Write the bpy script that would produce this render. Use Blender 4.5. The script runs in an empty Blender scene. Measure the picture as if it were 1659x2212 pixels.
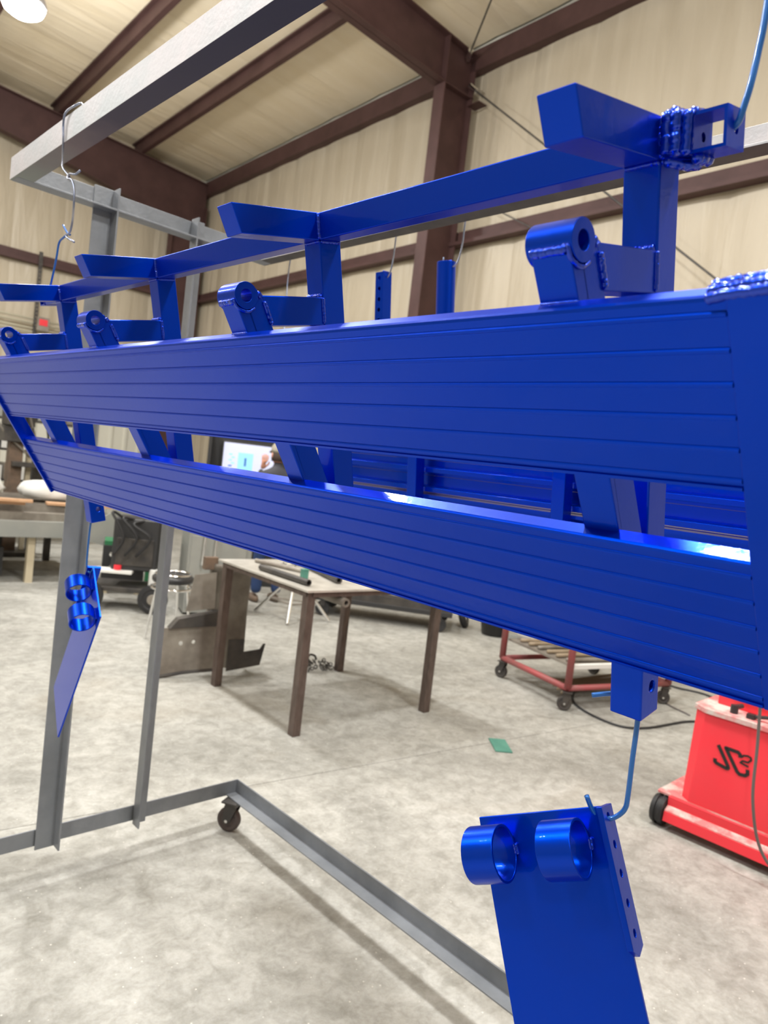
import bpy, bmesh, math, random
from mathutils import Vector, Matrix, Euler
random.seed(7)
scn = bpy.context.scene
COL = scn.collection
PI = math.pi

# ------------------------------------------------------------------ camera
cam_d = bpy.data.cameras.new('camera')
cam = bpy.data.objects.new('camera', cam_d)
COL.objects.link(cam)
cam_d.sensor_fit = 'VERTICAL'
cam_d.sensor_height = 36.0
cam_d.sensor_width = 27.0
cam_d.lens = 25.23
cam_d.clip_start = 0.02
cam_d.dof.use_dof = True
cam_d.dof.focus_distance = 1.05
cam_d.dof.aperture_fstop = 6.5
RR = ((0.754130, -0.050212, -0.654803), (-0.646397, 0.119386, -0.753603), (0.116015, 0.991577, 0.057575))
cam.matrix_world = Matrix.Translation((0, 0, 1.6)) @ Matrix(RR).to_4x4()
scn.camera = cam

# ------------------------------------------------------------------ world, lights, exposure
w = bpy.data.worlds.new('world')
scn.world = w
w.use_nodes = True
w.node_tree.nodes['Background'].inputs[0].default_value = (1.0, 0.96, 0.9, 1)
w.node_tree.nodes['Background'].inputs[1].default_value = 0.15
vs = scn.view_settings
vs.view_transform = 'Standard'
vs.look = 'None'
vs.gamma = 1.0
vs.use_curve_mapping = False
vs.exposure = -0.5
LAMP_POS = [(2.15, 10.4), (2.15, 6.3), (2.15, 2.2), (2.15, -1.9), (2.15, -6.0),
            (-3.4, 10.4), (-3.4, 6.3), (-3.4, 2.2), (-3.4, -1.9)]
LAMP_W = 225.0
UP_W = 265.0
for i, (x, y) in enumerate(LAMP_POS):
    ld = bpy.data.lights.new('high_bay_lamp', 'AREA')
    ld.shape = 'DISK'
    ld.size = 0.46
    ld.energy = LAMP_W
    ld.color = (1.0, 0.995, 0.975)
    lo = bpy.data.objects.new('high_bay_lamp', ld)
    lo.location = (x, y, 6.66)
    COL.objects.link(lo)
    # light that spills sideways and upwards from the same open high bay
    ld = bpy.data.lights.new('high_bay_spill', 'POINT')
    ld.shadow_soft_size = 0.22
    ld.energy = UP_W
    ld.color = (1.0, 0.995, 0.975)
    lo = bpy.data.objects.new('high_bay_spill', ld)
    lo.location = (x, y, 6.40)
    COL.objects.link(lo)


# ------------------------------------------------------------------ helpers
def srgb(r, g, b):
    def f(c):
        c /= 255.0
        return c / 12.92 if c <= 0.04045 else ((c + 0.055) / 1.055) ** 2.4
    return (f(r), f(g), f(b), 1.0)


MATS = {}


def mat(name, base, rough=0.5, metal=0.0, coat=0.0, coat_rough=0.05, var=None, vscale=4.0, bump=0.0, bscale=30.0,
        stretch=(1, 1, 1), emit=None, estr=0.0, spec=0.5, vlo=0.35, vhi=0.65, detail=4.0):
    m = bpy.data.materials.new(name)
    m.use_nodes = True
    nt = m.node_tree
    b = nt.nodes['Principled BSDF']
    b.inputs['Base Color'].default_value = base
    b.inputs['Roughness'].default_value = rough
    b.inputs['Metallic'].default_value = metal
    b.inputs['Coat Weight'].default_value = coat
    b.inputs['Coat Roughness'].default_value = coat_rough
    b.inputs['Specular IOR Level'].default_value = spec
    if emit:
        b.inputs['Emission Color'].default_value = emit
        b.inputs['Emission Strength'].default_value = estr
    if var or bump:
        tc = nt.nodes.new('ShaderNodeTexCoord')
        mp = nt.nodes.new('ShaderNodeMapping')
        mp.inputs['Scale'].default_value = stretch
        nt.links.new(tc.outputs['Object'], mp.inputs['Vector'])
    if var:
        n = nt.nodes.new('ShaderNodeTexNoise')
        n.inputs['Scale'].default_value = vscale
        n.inputs['Detail'].default_value = detail
        n.inputs['Roughness'].default_value = 0.6
        nt.links.new(mp.outputs[0], n.inputs['Vector'])
        r = nt.nodes.new('ShaderNodeValToRGB')
        r.color_ramp.elements[0].position = vlo
        r.color_ramp.elements[1].position = vhi
        r.color_ramp.elements[0].color = base
        r.color_ramp.elements[1].color = var
        nt.links.new(n.outputs['Fac'], r.inputs['Fac'])
        nt.links.new(r.outputs['Color'], b.inputs['Base Color'])
    if bump:
        n2 = nt.nodes.new('ShaderNodeTexNoise')
        n2.inputs['Scale'].default_value = bscale
        n2.inputs['Detail'].default_value = 3.0
        nt.links.new(mp.outputs[0], n2.inputs['Vector'])
        bp = nt.nodes.new('ShaderNodeBump')
        bp.inputs['Strength'].default_value = bump
        bp.inputs['Distance'].default_value = 0.02
        nt.links.new(n2.outputs['Fac'], bp.inputs['Height'])
        nt.links.new(bp.outputs['Normal'], b.inputs['Normal'])
        if coat:
            nt.links.new(bp.outputs['Normal'], b.inputs['Coat Normal'])
    MATS[name] = m
    return m


BLUE = mat('candy_blue_powder_coat', (0.0001, 0.045, 0.56, 1), rough=0.33, metal=0.85, coat=0.2, coat_rough=0.035, spec=0.0,
           bump=0.012, bscale=90.0)
BEAD = mat('candy_blue_on_weld', (0.0001, 0.045, 0.56, 1), rough=0.3, metal=0.85, coat=1.0, coat_rough=0.04, spec=0.0)
WIREB = mat('blue_coated_wire', (0.01, 0.12, 0.42, 1), rough=0.35, metal=0.4, coat=0.6)
WIRES = mat('steel_wire', (0.42, 0.44, 0.52, 1), rough=0.32, metal=0.9, var=(0.2, 0.24, 0.36, 1), vscale=25)
GREY = mat('grey_rack_steel', srgb(118, 122, 128), rough=0.42, metal=0.25, var=srgb(134, 138, 144), vscale=6, bump=0.05, bscale=60)
GALV = mat('pale_rack_steel', srgb(176, 180, 184), rough=0.5, metal=0.3, var=srgb(196, 190, 194), vscale=5, bump=0.06, bscale=80)
OX = mat('red_oxide_steel', srgb(74, 52, 50), rough=0.55, var=srgb(84, 60, 58), vscale=3, spec=0.3)
DARKST = mat('dark_steel', srgb(62, 60, 60), rough=0.5, metal=0.4, var=srgb(84, 80, 76), vscale=8)
RUST = mat('mill_scale_brown_steel', srgb(84, 72, 66), rough=0.5, metal=0.35, var=srgb(104, 90, 84), vscale=9, stretch=(3, 3, 1))
PLATE = mat('worn_steel_plate', srgb(176, 172, 164), rough=0.42, metal=0.35, var=srgb(200, 196, 188), vscale=7)
CHROME = mat('chrome', (0.8, 0.8, 0.8, 1), rough=0.12, metal=1.0)
BLACK = mat('black_rubber', (0.018, 0.018, 0.02, 1), rough=0.55)
BLKP = mat('black_painted_metal', (0.03, 0.03, 0.032, 1), rough=0.4)
WHEEL = mat('brown_wheel_tread', srgb(72, 62, 60), rough=0.55)
RED = mat('red_machine_paint', srgb(238, 50, 64), rough=0.42, coat=0.1, var=srgb(230, 58, 68), vscale=3)
REDDUST = mat('dusty_red_paint', srgb(214, 120, 120), rough=0.8, var=srgb(204, 196, 188), vscale=9, vlo=0.42, vhi=0.6)
REDC = mat('faded_red_paint', srgb(160, 72, 74), rough=0.55, var=srgb(140, 84, 82), vscale=8)
WHITE = mat('white_plastic', srgb(226, 226, 222), rough=0.5)
WHITEM = mat('white_liner_panel', srgb(206, 204, 192), rough=0.5)
CREAM = mat('cream_paint', srgb(196, 184, 158), rough=0.6)
LGREY = mat('light_grey_machine_paint', srgb(138, 140, 136), rough=0.5, var=srgb(150, 150, 144), vscale=3)
WOOD = mat('bare_wood', srgb(206, 168, 134), rough=0.7, var=srgb(186, 142, 104), vscale=6, stretch=(1, 8, 8))
BROWN = mat('brown_machine_casting', srgb(112, 92, 76), rough=0.6, var=srgb(88, 76, 66), vscale=8)
DUSTST = mat('weathered_steel', srgb(118, 110, 102), rough=0.55, metal=0.3, var=srgb(150, 144, 134), vscale=5)
GREEN = mat('green_plastic', srgb(70, 126, 112), rough=0.6, var=srgb(84, 140, 124), vscale=8)
GREEND = mat('green_paint', srgb(40, 110, 70), rough=0.6)
ROPE = mat('tan_hose', srgb(150, 134, 112), rough=0.7)
ORNG = mat('orange_plastic', srgb(214, 120, 84), rough=0.6)
DENIM = mat('blue_denim', srgb(40, 62, 104), rough=0.85, bump=0.2, bscale=90)
SHIRT = mat('dark_grey_shirt', srgb(64, 64, 70), rough=0.85)
SKIN = mat('skin', srgb(206, 150, 126), rough=0.5)
CAP = mat('khaki_cap', srgb(150, 144, 130), rough=0.85, var=srgb(170, 164, 150), vscale=12)
HAIR = mat('dark_hair', srgb(60, 46, 38), rough=0.7)
CONDUIT = mat('painted_conduit', srgb(190, 184, 164), rough=0.5)
CABLE = mat('grey_cable', srgb(104, 98, 96), rough=0.6)
HOLE = mat('inside_of_tube', (0.004, 0.006, 0.03, 1), rough=0.6)
LETTER = mat('black_lettering', (0.012, 0.012, 0.012, 1), rough=0.45)


def facing_mat(name, stretch, c1, c2):
    """vinyl insulation facing: warm white with soft folds running one way"""
    m = bpy.data.materials.new(name)
    m.use_nodes = True
    nt = m.node_tree
    b = nt.nodes['Principled BSDF']
    b.inputs['Roughness'].default_value = 0.42
    b.inputs['Specular IOR Level'].default_value = 0.35
    tc = nt.nodes.new('ShaderNodeTexCoord')
    mp = nt.nodes.new('ShaderNodeMapping')
    mp.inputs['Scale'].default_value = stretch
    nt.links.new(tc.outputs['Object'], mp.inputs['Vector'])
    n = nt.nodes.new('ShaderNodeTexNoise')
    n.inputs['Scale'].default_value = 1.0
    n.inputs['Detail'].default_value = 5
    n.inputs['Distortion'].default_value = 0.6
    nt.links.new(mp.outputs[0], n.inputs['Vector'])
    r = nt.nodes.new('ShaderNodeValToRGB')
    r.color_ramp.elements[0].position = 0.3
    r.color_ramp.elements[1].position = 0.7
    r.color_ramp.elements[0].color = c1
    r.color_ramp.elements[1].color = c2
    nt.links.new(n.outputs['Fac'], r.inputs['Fac'])
    nt.links.new(r.outputs['Color'], b.inputs['Base Color'])
    bp = nt.nodes.new('ShaderNodeBump')
    bp.inputs['Strength'].default_value = 0.55
    bp.inputs['Distance'].default_value = 0.06
    nt.links.new(n.outputs['Fac'], bp.inputs['Height'])
    nt.links.new(bp.outputs['Normal'], b.inputs['Normal'])
    return m


FACE_R = facing_mat('insulation_facing_right_wall', (0.5, 5.0, 0.55), srgb(180, 168, 147), srgb(192, 181, 161))
FACE_B = facing_mat('insulation_facing_back_wall', (5.0, 0.5, 0.55), srgb(180, 168, 147), srgb(192, 181, 161))
FACE_C = facing_mat('insulation_facing_roof', (0.5, 4.0, 0.5), srgb(236, 221, 192), srgb(242, 229, 204))


def concrete_mat():
    m = bpy.data.materials.new('mottled_concrete')
    m.use_nodes = True
    nt = m.node_tree
    L = nt.links.new
    b = nt.nodes['Principled BSDF']
    b.inputs['Specular IOR Level'].default_value = 0.35
    tc = nt.nodes.new('ShaderNodeTexCoord')
    def noise(s, d, rg=0.6, dist=0.0):
        n = nt.nodes.new('ShaderNodeTexNoise')
        n.inputs['Scale'].default_value = s
        n.inputs['Detail'].default_value = d
        n.inputs['Roughness'].default_value = rg
        n.inputs['Distortion'].default_value = dist
        L(tc.outputs['Object'], n.inputs['Vector'])
        return n
    def ramp(src, p0, c0, p1, c1):
        r = nt.nodes.new('ShaderNodeValToRGB')
        r.color_ramp.elements[0].position = p0
        r.color_ramp.elements[1].position = p1
        r.color_ramp.elements[0].color = c0
        r.color_ramp.elements[1].color = c1
        L(src, r.inputs['Fac'])
        return r
    def mix(f, a, bb_, mode='MIX'):
        x = nt.nodes.new('ShaderNodeMix')
        x.data_type = 'RGBA'
        x.blend_type = mode
        if hasattr(f, 'links'):
            L(f, x.inputs['Factor'])
        else:
            x.inputs['Factor'].default_value = f
        L(a, x.inputs['A'])
        L(bb_, x.inputs['B'])
        return x.outputs['Result']
    big = ramp(noise(1.1, 4, 0.6, 0.7).outputs['Fac'], 0.34, srgb(158, 157, 152), 0.62, srgb(186, 185, 180))
    mid = ramp(noise(13, 6, 0.68, 0.5).outputs['Fac'], 0.34, srgb(200, 199, 195), 0.62, srgb(255, 255, 255))
    fine = ramp(noise(60, 5, 0.7).outputs['Fac'], 0.32, srgb(220, 217, 210), 0.62, srgb(255, 255, 255))
    c = mix(0.75, big.outputs['Color'], mid.outputs['Color'], 'MULTIPLY')
    c = mix(0.55, c, fine.outputs['Color'], 'MULTIPLY')
    # brownish stains
    st = ramp(noise(0.75, 3, 0.5, 1.2).outputs['Fac'], 0.58, (0, 0, 0, 1), 0.74, (0.32, 0.32, 0.32, 1))
    brown = nt.nodes.new('ShaderNodeRGB')
    brown.outputs[0].default_value = srgb(148, 138, 122)
    c = mix(st.outputs['Color'], c, brown.outputs[0])
    # pale specks
    vo = nt.nodes.new('ShaderNodeTexVoronoi')
    vo.inputs['Scale'].default_value = 26
    L(tc.outputs['Object'], vo.inputs['Vector'])
    sp = ramp(vo.outputs['Distance'], 0.04, (0.7, 0.7, 0.7, 1), 0.1, (0, 0, 0, 1))
    pale = nt.nodes.new('ShaderNodeRGB')
    pale.outputs[0].default_value = srgb(224, 220, 212)
    c = mix(sp.outputs['Color'], c, pale.outputs[0])
    L(c, b.inputs['Base Color'])
    rr = ramp(noise(3, 4).outputs['Fac'], 0.3, (0.5, 0.5, 0.5, 1), 0.7, (0.72, 0.72, 0.72, 1))
    L(rr.outputs['Color'], b.inputs['Roughness'])
    bp = nt.nodes.new('ShaderNodeBump')
    bp.inputs['Strength'].default_value = 0.12
    bp.inputs['Distance'].default_value = 0.01
    L(noise(40, 5).outputs['Fac'], bp.inputs['Height'])
    L(bp.outputs['Normal'], b.inputs['Normal'])
    return m


CONC = concrete_mat()


def underside_mat():
    """angle iron underside: grey at the far end, dark purple towards the near end"""
    m = bpy.data.materials.new('beam_flange_underside')
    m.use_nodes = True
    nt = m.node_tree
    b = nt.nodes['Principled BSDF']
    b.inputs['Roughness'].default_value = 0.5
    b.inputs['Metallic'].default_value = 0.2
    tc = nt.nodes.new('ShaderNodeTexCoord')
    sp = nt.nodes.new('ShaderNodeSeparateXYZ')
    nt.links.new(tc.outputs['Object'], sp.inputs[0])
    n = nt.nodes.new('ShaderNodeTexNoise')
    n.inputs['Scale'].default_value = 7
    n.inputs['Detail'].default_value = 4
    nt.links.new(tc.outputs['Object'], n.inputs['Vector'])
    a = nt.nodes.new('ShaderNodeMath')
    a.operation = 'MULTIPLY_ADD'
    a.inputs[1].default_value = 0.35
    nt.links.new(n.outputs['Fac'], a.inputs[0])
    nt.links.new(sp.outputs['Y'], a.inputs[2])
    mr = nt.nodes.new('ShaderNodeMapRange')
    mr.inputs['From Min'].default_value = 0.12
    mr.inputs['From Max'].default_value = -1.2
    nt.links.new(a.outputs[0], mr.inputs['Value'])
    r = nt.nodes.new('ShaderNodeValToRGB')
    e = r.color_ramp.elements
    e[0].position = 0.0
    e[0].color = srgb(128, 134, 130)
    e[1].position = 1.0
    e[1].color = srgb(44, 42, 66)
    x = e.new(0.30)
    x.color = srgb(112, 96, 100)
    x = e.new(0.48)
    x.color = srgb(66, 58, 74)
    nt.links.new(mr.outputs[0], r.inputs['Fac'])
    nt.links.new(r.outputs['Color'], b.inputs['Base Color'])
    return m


UNDER = underside_mat()
GROUT = mat('dark_joint', srgb(176, 172, 162), rough=0.8)


def link(o, parent=None):
    COL.objects.link(o)
    if parent is not None:
        o.parent = parent
    return o


def empty(name, label=None, cat=None, loc=(0, 0, 0), rot=(0, 0, 0), group=None, kind=None):
    o = bpy.data.objects.new(name, None)
    o.empty_display_size = 0.1
    o.location = loc
    o.rotation_euler = rot
    COL.objects.link(o)
    return tag(o, label, cat, group, kind)


def tag(o, label=None, cat=None, group=None, kind=None):
    if label:
        o['label'] = label
    if cat:
        o['category'] = cat
    if group:
        o['group'] = group
    if kind:
        o['kind'] = kind
    return o


def obj(name, bm, m, parent=None, bevel=0.0, smooth=False, seg=2, flat=False):
    bmesh.ops.recalc_face_normals(bm, faces=bm.faces)
    me = bpy.data.meshes.new(name)
    bm.to_mesh(me)
    bm.free()
    for mm in (m if isinstance(m, (list, tuple)) else [m]):
        me.materials.append(mm)
    if (smooth or bevel) and not flat:
        me.shade_smooth()
    o = bpy.data.objects.new(name, me)
    link(o, parent)
    if bevel:
        md = o.modifiers.new('bevel', 'BEVEL')
        md.width = bevel
        md.segments = seg
        md.limit_method = 'ANGLE'
        md.angle_limit = math.radians(38)
        md.harden_normals = not flat
    return o


def add_box(bm, c, s, M=None, mi=0):
    r = bmesh.ops.create_cube(bm, size=1.0)
    T = Matrix.Translation(c) @ Matrix.Diagonal((s[0], s[1], s[2], 1))
    if M is not None:
        T = M @ T
    bmesh.ops.transform(bm, matrix=T, verts=r['verts'])
    if mi:
        for f in {f for v in r['verts'] for f in v.link_faces}:
            f.material_index = mi
    return r['verts']


def box(c, s, M=None):
    bm = bmesh.new()
    add_box(bm, c, s, M)
    return bm


def add_prism(bm, pts, fn, t0, t1):
    """polygon pts (p, q) extruded between t0 and t1; fn(p, q, t) -> 3D"""
    a = [bm.verts.new(fn(p, q, t0)) for p, q in pts]
    b = [bm.verts.new(fn(p, q, t1)) for p, q in pts]
    n = len(pts)
    bm.faces.new(a)
    bm.faces.new(list(reversed(b)))
    for i in range(n):
        j = (i + 1) % n
        bm.faces.new((a[i], b[i], b[j], a[j]))


def add_plate(bm, outer, holes, fn, t0, t1):
    """plate with real holes: outer loop, hole loops (p, q) -> extruded"""
    tmp = bmesh.new()
    edges = []
    for lp in [outer] + holes:
        vs_ = [tmp.verts.new((p, q, 0)) for p, q in lp]
        for i in range(len(vs_)):
            edges.append(tmp.edges.new((vs_[i], vs_[(i + 1) % len(vs_)])))
    bmesh.ops.triangle_fill(tmp, use_beauty=True, edges=edges)
    tmp.verts.ensure_lookup_table()
    tmp.verts.index_update()
    pq = [(v.co.x, v.co.y) for v in tmp.verts]
    tris = [[v.index for v in f.verts] for f in tmp.faces]
    tmp.free()
    a = [bm.verts.new(fn(p, q, t0)) for p, q in pq]
    b = [bm.verts.new(fn(p, q, t1)) for p, q in pq]
    for t in tris:
        bm.faces.new([a[i] for i in t])
        bm.faces.new([b[i] for i in reversed(t)])
    base = 0
    for lp in [outer] + holes:
        n = len(lp)
        for i in range(n):
            j = (i + 1) % n
            bm.faces.new((a[base + i], b[base + i], b[base + j], a[base + j]))
        base += n


def circ(cx, cy, r, n=20):
    return [(cx + r * math.cos(2 * PI * i / n), cy + r * math.sin(2 * PI * i / n)) for i in range(n)]


def catmull(pts, k=6):
    P = [Vector(p) for p in pts]
    if len(P) < 3:
        return P
    out = []
    for i in range(len(P) - 1):
        p0 = P[i - 1] if i else P[0] * 2 - P[1]
        p1, p2 = P[i], P[i + 1]
        p3 = P[i + 2] if i + 2 < len(P) else P[-1] * 2 - P[-2]
        for s in range(k):
            t = s / k
            out.append(0.5 * ((2 * p1) + (p2 - p0) * t + (2 * p0 - 5 * p1 + 4 * p2 - p3) * t * t + (3 * p1 - p0 - 3 * p2 + p3) * t ** 3))
    out.append(P[-1])
    return out


def add_tube(bm, pts, r, n=10, caps=True):
    P = [Vector(p) for p in pts]
    rr = r if isinstance(r, (list, tuple)) else [r] * len(P)
    rings = []
    up = None
    for i, p in enumerate(P):
        d = (P[min(i + 1, len(P) - 1)] - P[max(i - 1, 0)])
        if d.length < 1e-9:
            d = Vector((0, 0, 1))
        d.normalize()
        if up is None:
            up = Vector((0, 0, 1)) if abs(d.z) < 0.9 else Vector((1, 0, 0))
        x = up - d * up.dot(d)
        if x.length < 1e-6:
            x = d.orthogonal()
        x.normalize()
        up = x
        y = d.cross(x)
        rings.append([bm.verts.new(p + (x * math.cos(2 * PI * k / n) + y * math.sin(2 * PI * k / n)) * rr[i]) for k in range(n)])
    for i in range(len(rings) - 1):
        for k in range(n):
            bm.faces.new((rings[i][k], rings[i][(k + 1) % n], rings[i + 1][(k + 1) % n], rings[i + 1][k]))
    if caps:
        bm.faces.new(list(reversed(rings[0])))
        bm.faces.new(rings[-1])


def tube(pts, r, n=10, k=6):
    bm = bmesh.new()
    add_tube(bm, catmull(pts, k), r, n)
    return bm


def add_pipe(bm, a, b, ro, ri, n=28):
    """hollow round tube from a to b"""
    a, b = Vector(a), Vector(b)
    d = (b - a).normalized()
    x = d.orthogonal().normalized()
    y = d.cross(x)
    R4 = []
    for p, r in ((a, ro), (b, ro), (b, ri), (a, ri)):
        R4.append([bm.verts.new(p + (x * math.cos(2 * PI * k / n) + y * math.sin(2 * PI * k / n)) * r) for k in range(n)])
    for i in range(4):
        A, B = R4[i], R4[(i + 1) % 4]
        for k in range(n):
            bm.faces.new((A[k], A[(k + 1) % n], B[(k + 1) % n], B[k]))


def pipe(a, b, ro, ri, n=28):
    bm = bmesh.new()
    add_pipe(bm, a, b, ro, ri, n)
    return bm


def add_cyl(bm, a, b, r, n=24):
    add_tube(bm, [a, b], r, n)


def cyl(a, b, r, n=24):
    bm = bmesh.new()
    add_cyl(bm, a, b, r, n)
    return bm


def add_lathe(bm, prof, n=24, M=None):
    """profile (r, z) revolved round z"""
    rings = []
    for r, z in prof:
        rings.append([bm.verts.new((r * math.cos(2 * PI * k / n), r * math.sin(2 * PI * k / n), z)) for k in range(n)])
    for i in range(len(rings) - 1):
        for k in range(n):
            bm.faces.new((rings[i][k], rings[i][(k + 1) % n], rings[i + 1][(k + 1) % n], rings[i + 1][k]))
    bm.faces.new(list(reversed(rings[0])))
    bm.faces.new(rings[-1])
    if M is not None:
        bmesh.ops.transform(bm, matrix=M, verts=[v for rg in rings for v in rg])


def add_weld(bm, pts, r, pitch=0.006, seed=1):
    """rippled weld bead swept along pts"""
    rnd = random.Random(seed)
    P = catmull(pts, 4)
    L = sum((P[i + 1] - P[i]).length for i in range(len(P) - 1))
    n = max(8, int(L / pitch * 4))
    out, rad = [], []
    acc = [0]
    for i in range(len(P) - 1):
        acc.append(acc[-1] + (P[i + 1] - P[i]).length)
    j = 0
    for i in range(n + 1):
        t = L * i / n
        while j < len(P) - 2 and acc[j + 1] < t:
            j += 1
        f = (t - acc[j]) / max(1e-9, acc[j + 1] - acc[j])
        q = P[j].lerp(P[j + 1], f)
        q = q + Vector((rnd.uniform(-1, 1), rnd.uniform(-1, 1), rnd.uniform(-1, 1))) * r * 0.10
        out.append(q)
        ph = (t / pitch) % 1.0
        rad.append(r * (0.93 + 0.11 * math.sin(PI * ph) + rnd.uniform(-0.03, 0.03)))
    rad[0] *= 0.5
    rad[-1] *= 0.5
    add_tube(bm, out, rad, 8)


# ------------------------------------------------------------------ setting: floor, walls, roof
fl = empty('floor', 'mottled grey concrete workshop floor', kind='structure')
tag(obj('joint_bed', box((0, 4, -0.06), (22, 34, 0.08)), GROUT, fl))
def joint_y(x):
    return 3.06 - 0.086 * x


for side in (1, -1):
    ye = 21 if side > 0 else -13
    bm = bmesh.new()
    add_prism(bm, [(-11, joint_y(-11) + side * 0.002), (10.99, joint_y(10.99) + side * 0.002), (10.99, ye), (-11, ye)], lambda p, q, t: Vector((p, q, t)), -0.03, 0.0)
    obj('slab', bm, CONC, fl)

XW, YW = 7.0, 15.4
ROOF0, SL = 7.42, 0.083


def roof_z(x):
    return ROOF0 + SL * (XW - x)


def blanket(fn, width, height, nx=10, nz=2, depth=0.03):
    """one soft insulation blanket, bellied between its seams"""
    bm = bmesh.new()
    g = [[None] * (nz + 1) for _ in range(nx + 1)]
    for i in range(nx + 1):
        t = i / nx
        d = depth * (math.sin(PI * t)) ** 0.6
        for j in range(nz + 1):
            g[i][j] = bm.verts.new(fn(t * width, j / nz * height, d))
    for i in range(nx):
        for j in range(nz):
            bm.faces.new((g[i][j], g[i + 1][j], g[i + 1][j + 1], g[i][j + 1]))
    return bm


wr = empty('wall_right', 'insulated beige right wall of the workshop', kind='structure')
obj('wall_sheet', box((XW + 0.18, 4, 3.8), (0.08, 34, 7.6)), WHITEM, wr)
y = -12.0
while y < YW - 0.2:
    w_ = min(0.914, YW - y)
    obj('insulation_blanket', blanket(lambda a, b, d, y=y: (XW + 0.12 - d, y + a, 0.0 + b), w_, 7.42), FACE_R, wr, smooth=True)
    y += 0.914
for z in (4.85, 2.35):
    bm = bmesh.new()
    add_prism(bm, [(XW + 0.02, z + 0.10), (XW + 0.09, z + 0.10), (XW + 0.09, z - 0.10), (XW - 0.06, z - 0.10), (XW - 0.06, z - 0.05), (XW + 0.02, z - 0.06)],
              lambda p, q, t: (p, t, q), -12, YW - 0.05)
    obj('girt', bm, OX, wr)
bm = bmesh.new()
add_prism(bm, [(XW - 0.04, 7.08), (XW + 0.10, 7.08), (XW + 0.10, 7.40), (XW + 0.02, 7.40), (XW - 0.04, 7.36)], lambda p, q, t: (p, t, q), -12, YW - 0.05)
obj('eave_strut', bm, OX, wr)

wb = empty('wall_back', 'insulated beige back wall of the workshop', kind='structure')
obj('wall_sheet', box((-1.5, YW + 0.18, 4.2), (18, 0.08, 8.4)), WHITEM, wb)
x = XW
while x > -10.5:
    obj('insulation_blanket', blanket(lambda a, b, d, x=x: (x - a, YW + 0.12 - d, 2.35 + b), 0.914, 6.2), FACE_B, wb, smooth=True)
    x -= 0.914
for z in (4.88,):
    bm = bmesh.new()
    add_prism(bm, [(YW + 0.04, z + 0.10), (YW + 0.10, z + 0.10), (YW + 0.10, z - 0.10), (YW - 0.05, z - 0.10), (YW - 0.05, z - 0.04), (YW + 0.04, z - 0.05)],
              lambda p, q, t: (t, p, q), -10, XW)
    obj('girt', bm, OX, wb)
# white ribbed liner sheets on the lower back wall
x = XW
while x > -3.0:
    bm = bmesh.new()
    prof = [(0, 0)]
    for k in range(3):
        o_ = k * 0.305
        prof += [(o_ + 0.20, 0), (o_ + 0.225, 0.035), (o_ + 0.275, 0.035), (o_ + 0.30, 0)]
    prof.append((0.913, 0))
    va = [bm.verts.new((x - p, YW + 0.05 - q, 0.0)) for p, q in prof]
    vb = [bm.verts.new((x - p, YW + 0.05 - q, 2.42)) for p, q in prof]
    for i in range(len(prof) - 1):
        bm.faces.new((va[i], va[i + 1], vb[i + 1], vb[i]))
    obj('liner_panel', bm, WHITEM, wb)
    x -= 0.914

for nm, c, s in (('wall_left', (-10.6, 4, 4.4), (0.1, 34, 8.9)), ('wall_front', (-1.5, -12.4, 4.4), (18, 0.1, 8.9))):
    o = obj(nm, box(c, s), FACE_R)
    tag(o, 'plain insulated wall behind the viewpoint, %s side' % nm.split('_')[1], kind='structure')

ce = empty('ceiling', 'insulated beige roof underside with dark purlins', kind='structure')
bm = bmesh.new()
add_prism(bm, [(XW + 0.2, roof_z(XW + 0.2) + 0.2), (-10.7, roof_z(-10.7) + 0.2), (-10.7, roof_z(-10.7) + 0.28), (XW + 0.2, roof_z(XW + 0.2) + 0.28)],
          lambda p, q, t: (p, t, q), -13, 16)
obj('roof_sheet', bm, WHITEM, ce)
y = -12.5
while y < YW:
    w_ = 1.22
    obj('insulation_blanket', blanket(lambda a, b, d, y=y: (XW + 0.1 - b, y + a, roof_z(XW + 0.1 - b) + 0.12 - d), w_, 17.6, nx=8, nz=1, depth=0.014), FACE_C, ce, smooth=True)
    y += 1.22
for x in (5.45, 3.85, 2.25, 0.65, -0.95, -2.55, -4.15, -5.75, -7.35, -8.95):
    z = roof_z(x)
    bm = bmesh.new()
    add_prism(bm, [(x - 0.07, z + 0.10), (x + 0.012, z + 0.10), (x + 0.012, z - 0.10), (x + 0.075, z - 0.10), (x + 0.075, z - 0.125), (x - 0.012, z - 0.125), (x - 0.012, z + 0.075), (x - 0.07, z + 0.075)],
              lambda p, q, t: (p, t, q), -12.4, YW - 0.02)
    obj('purlin', bm, OX, ce)


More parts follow.
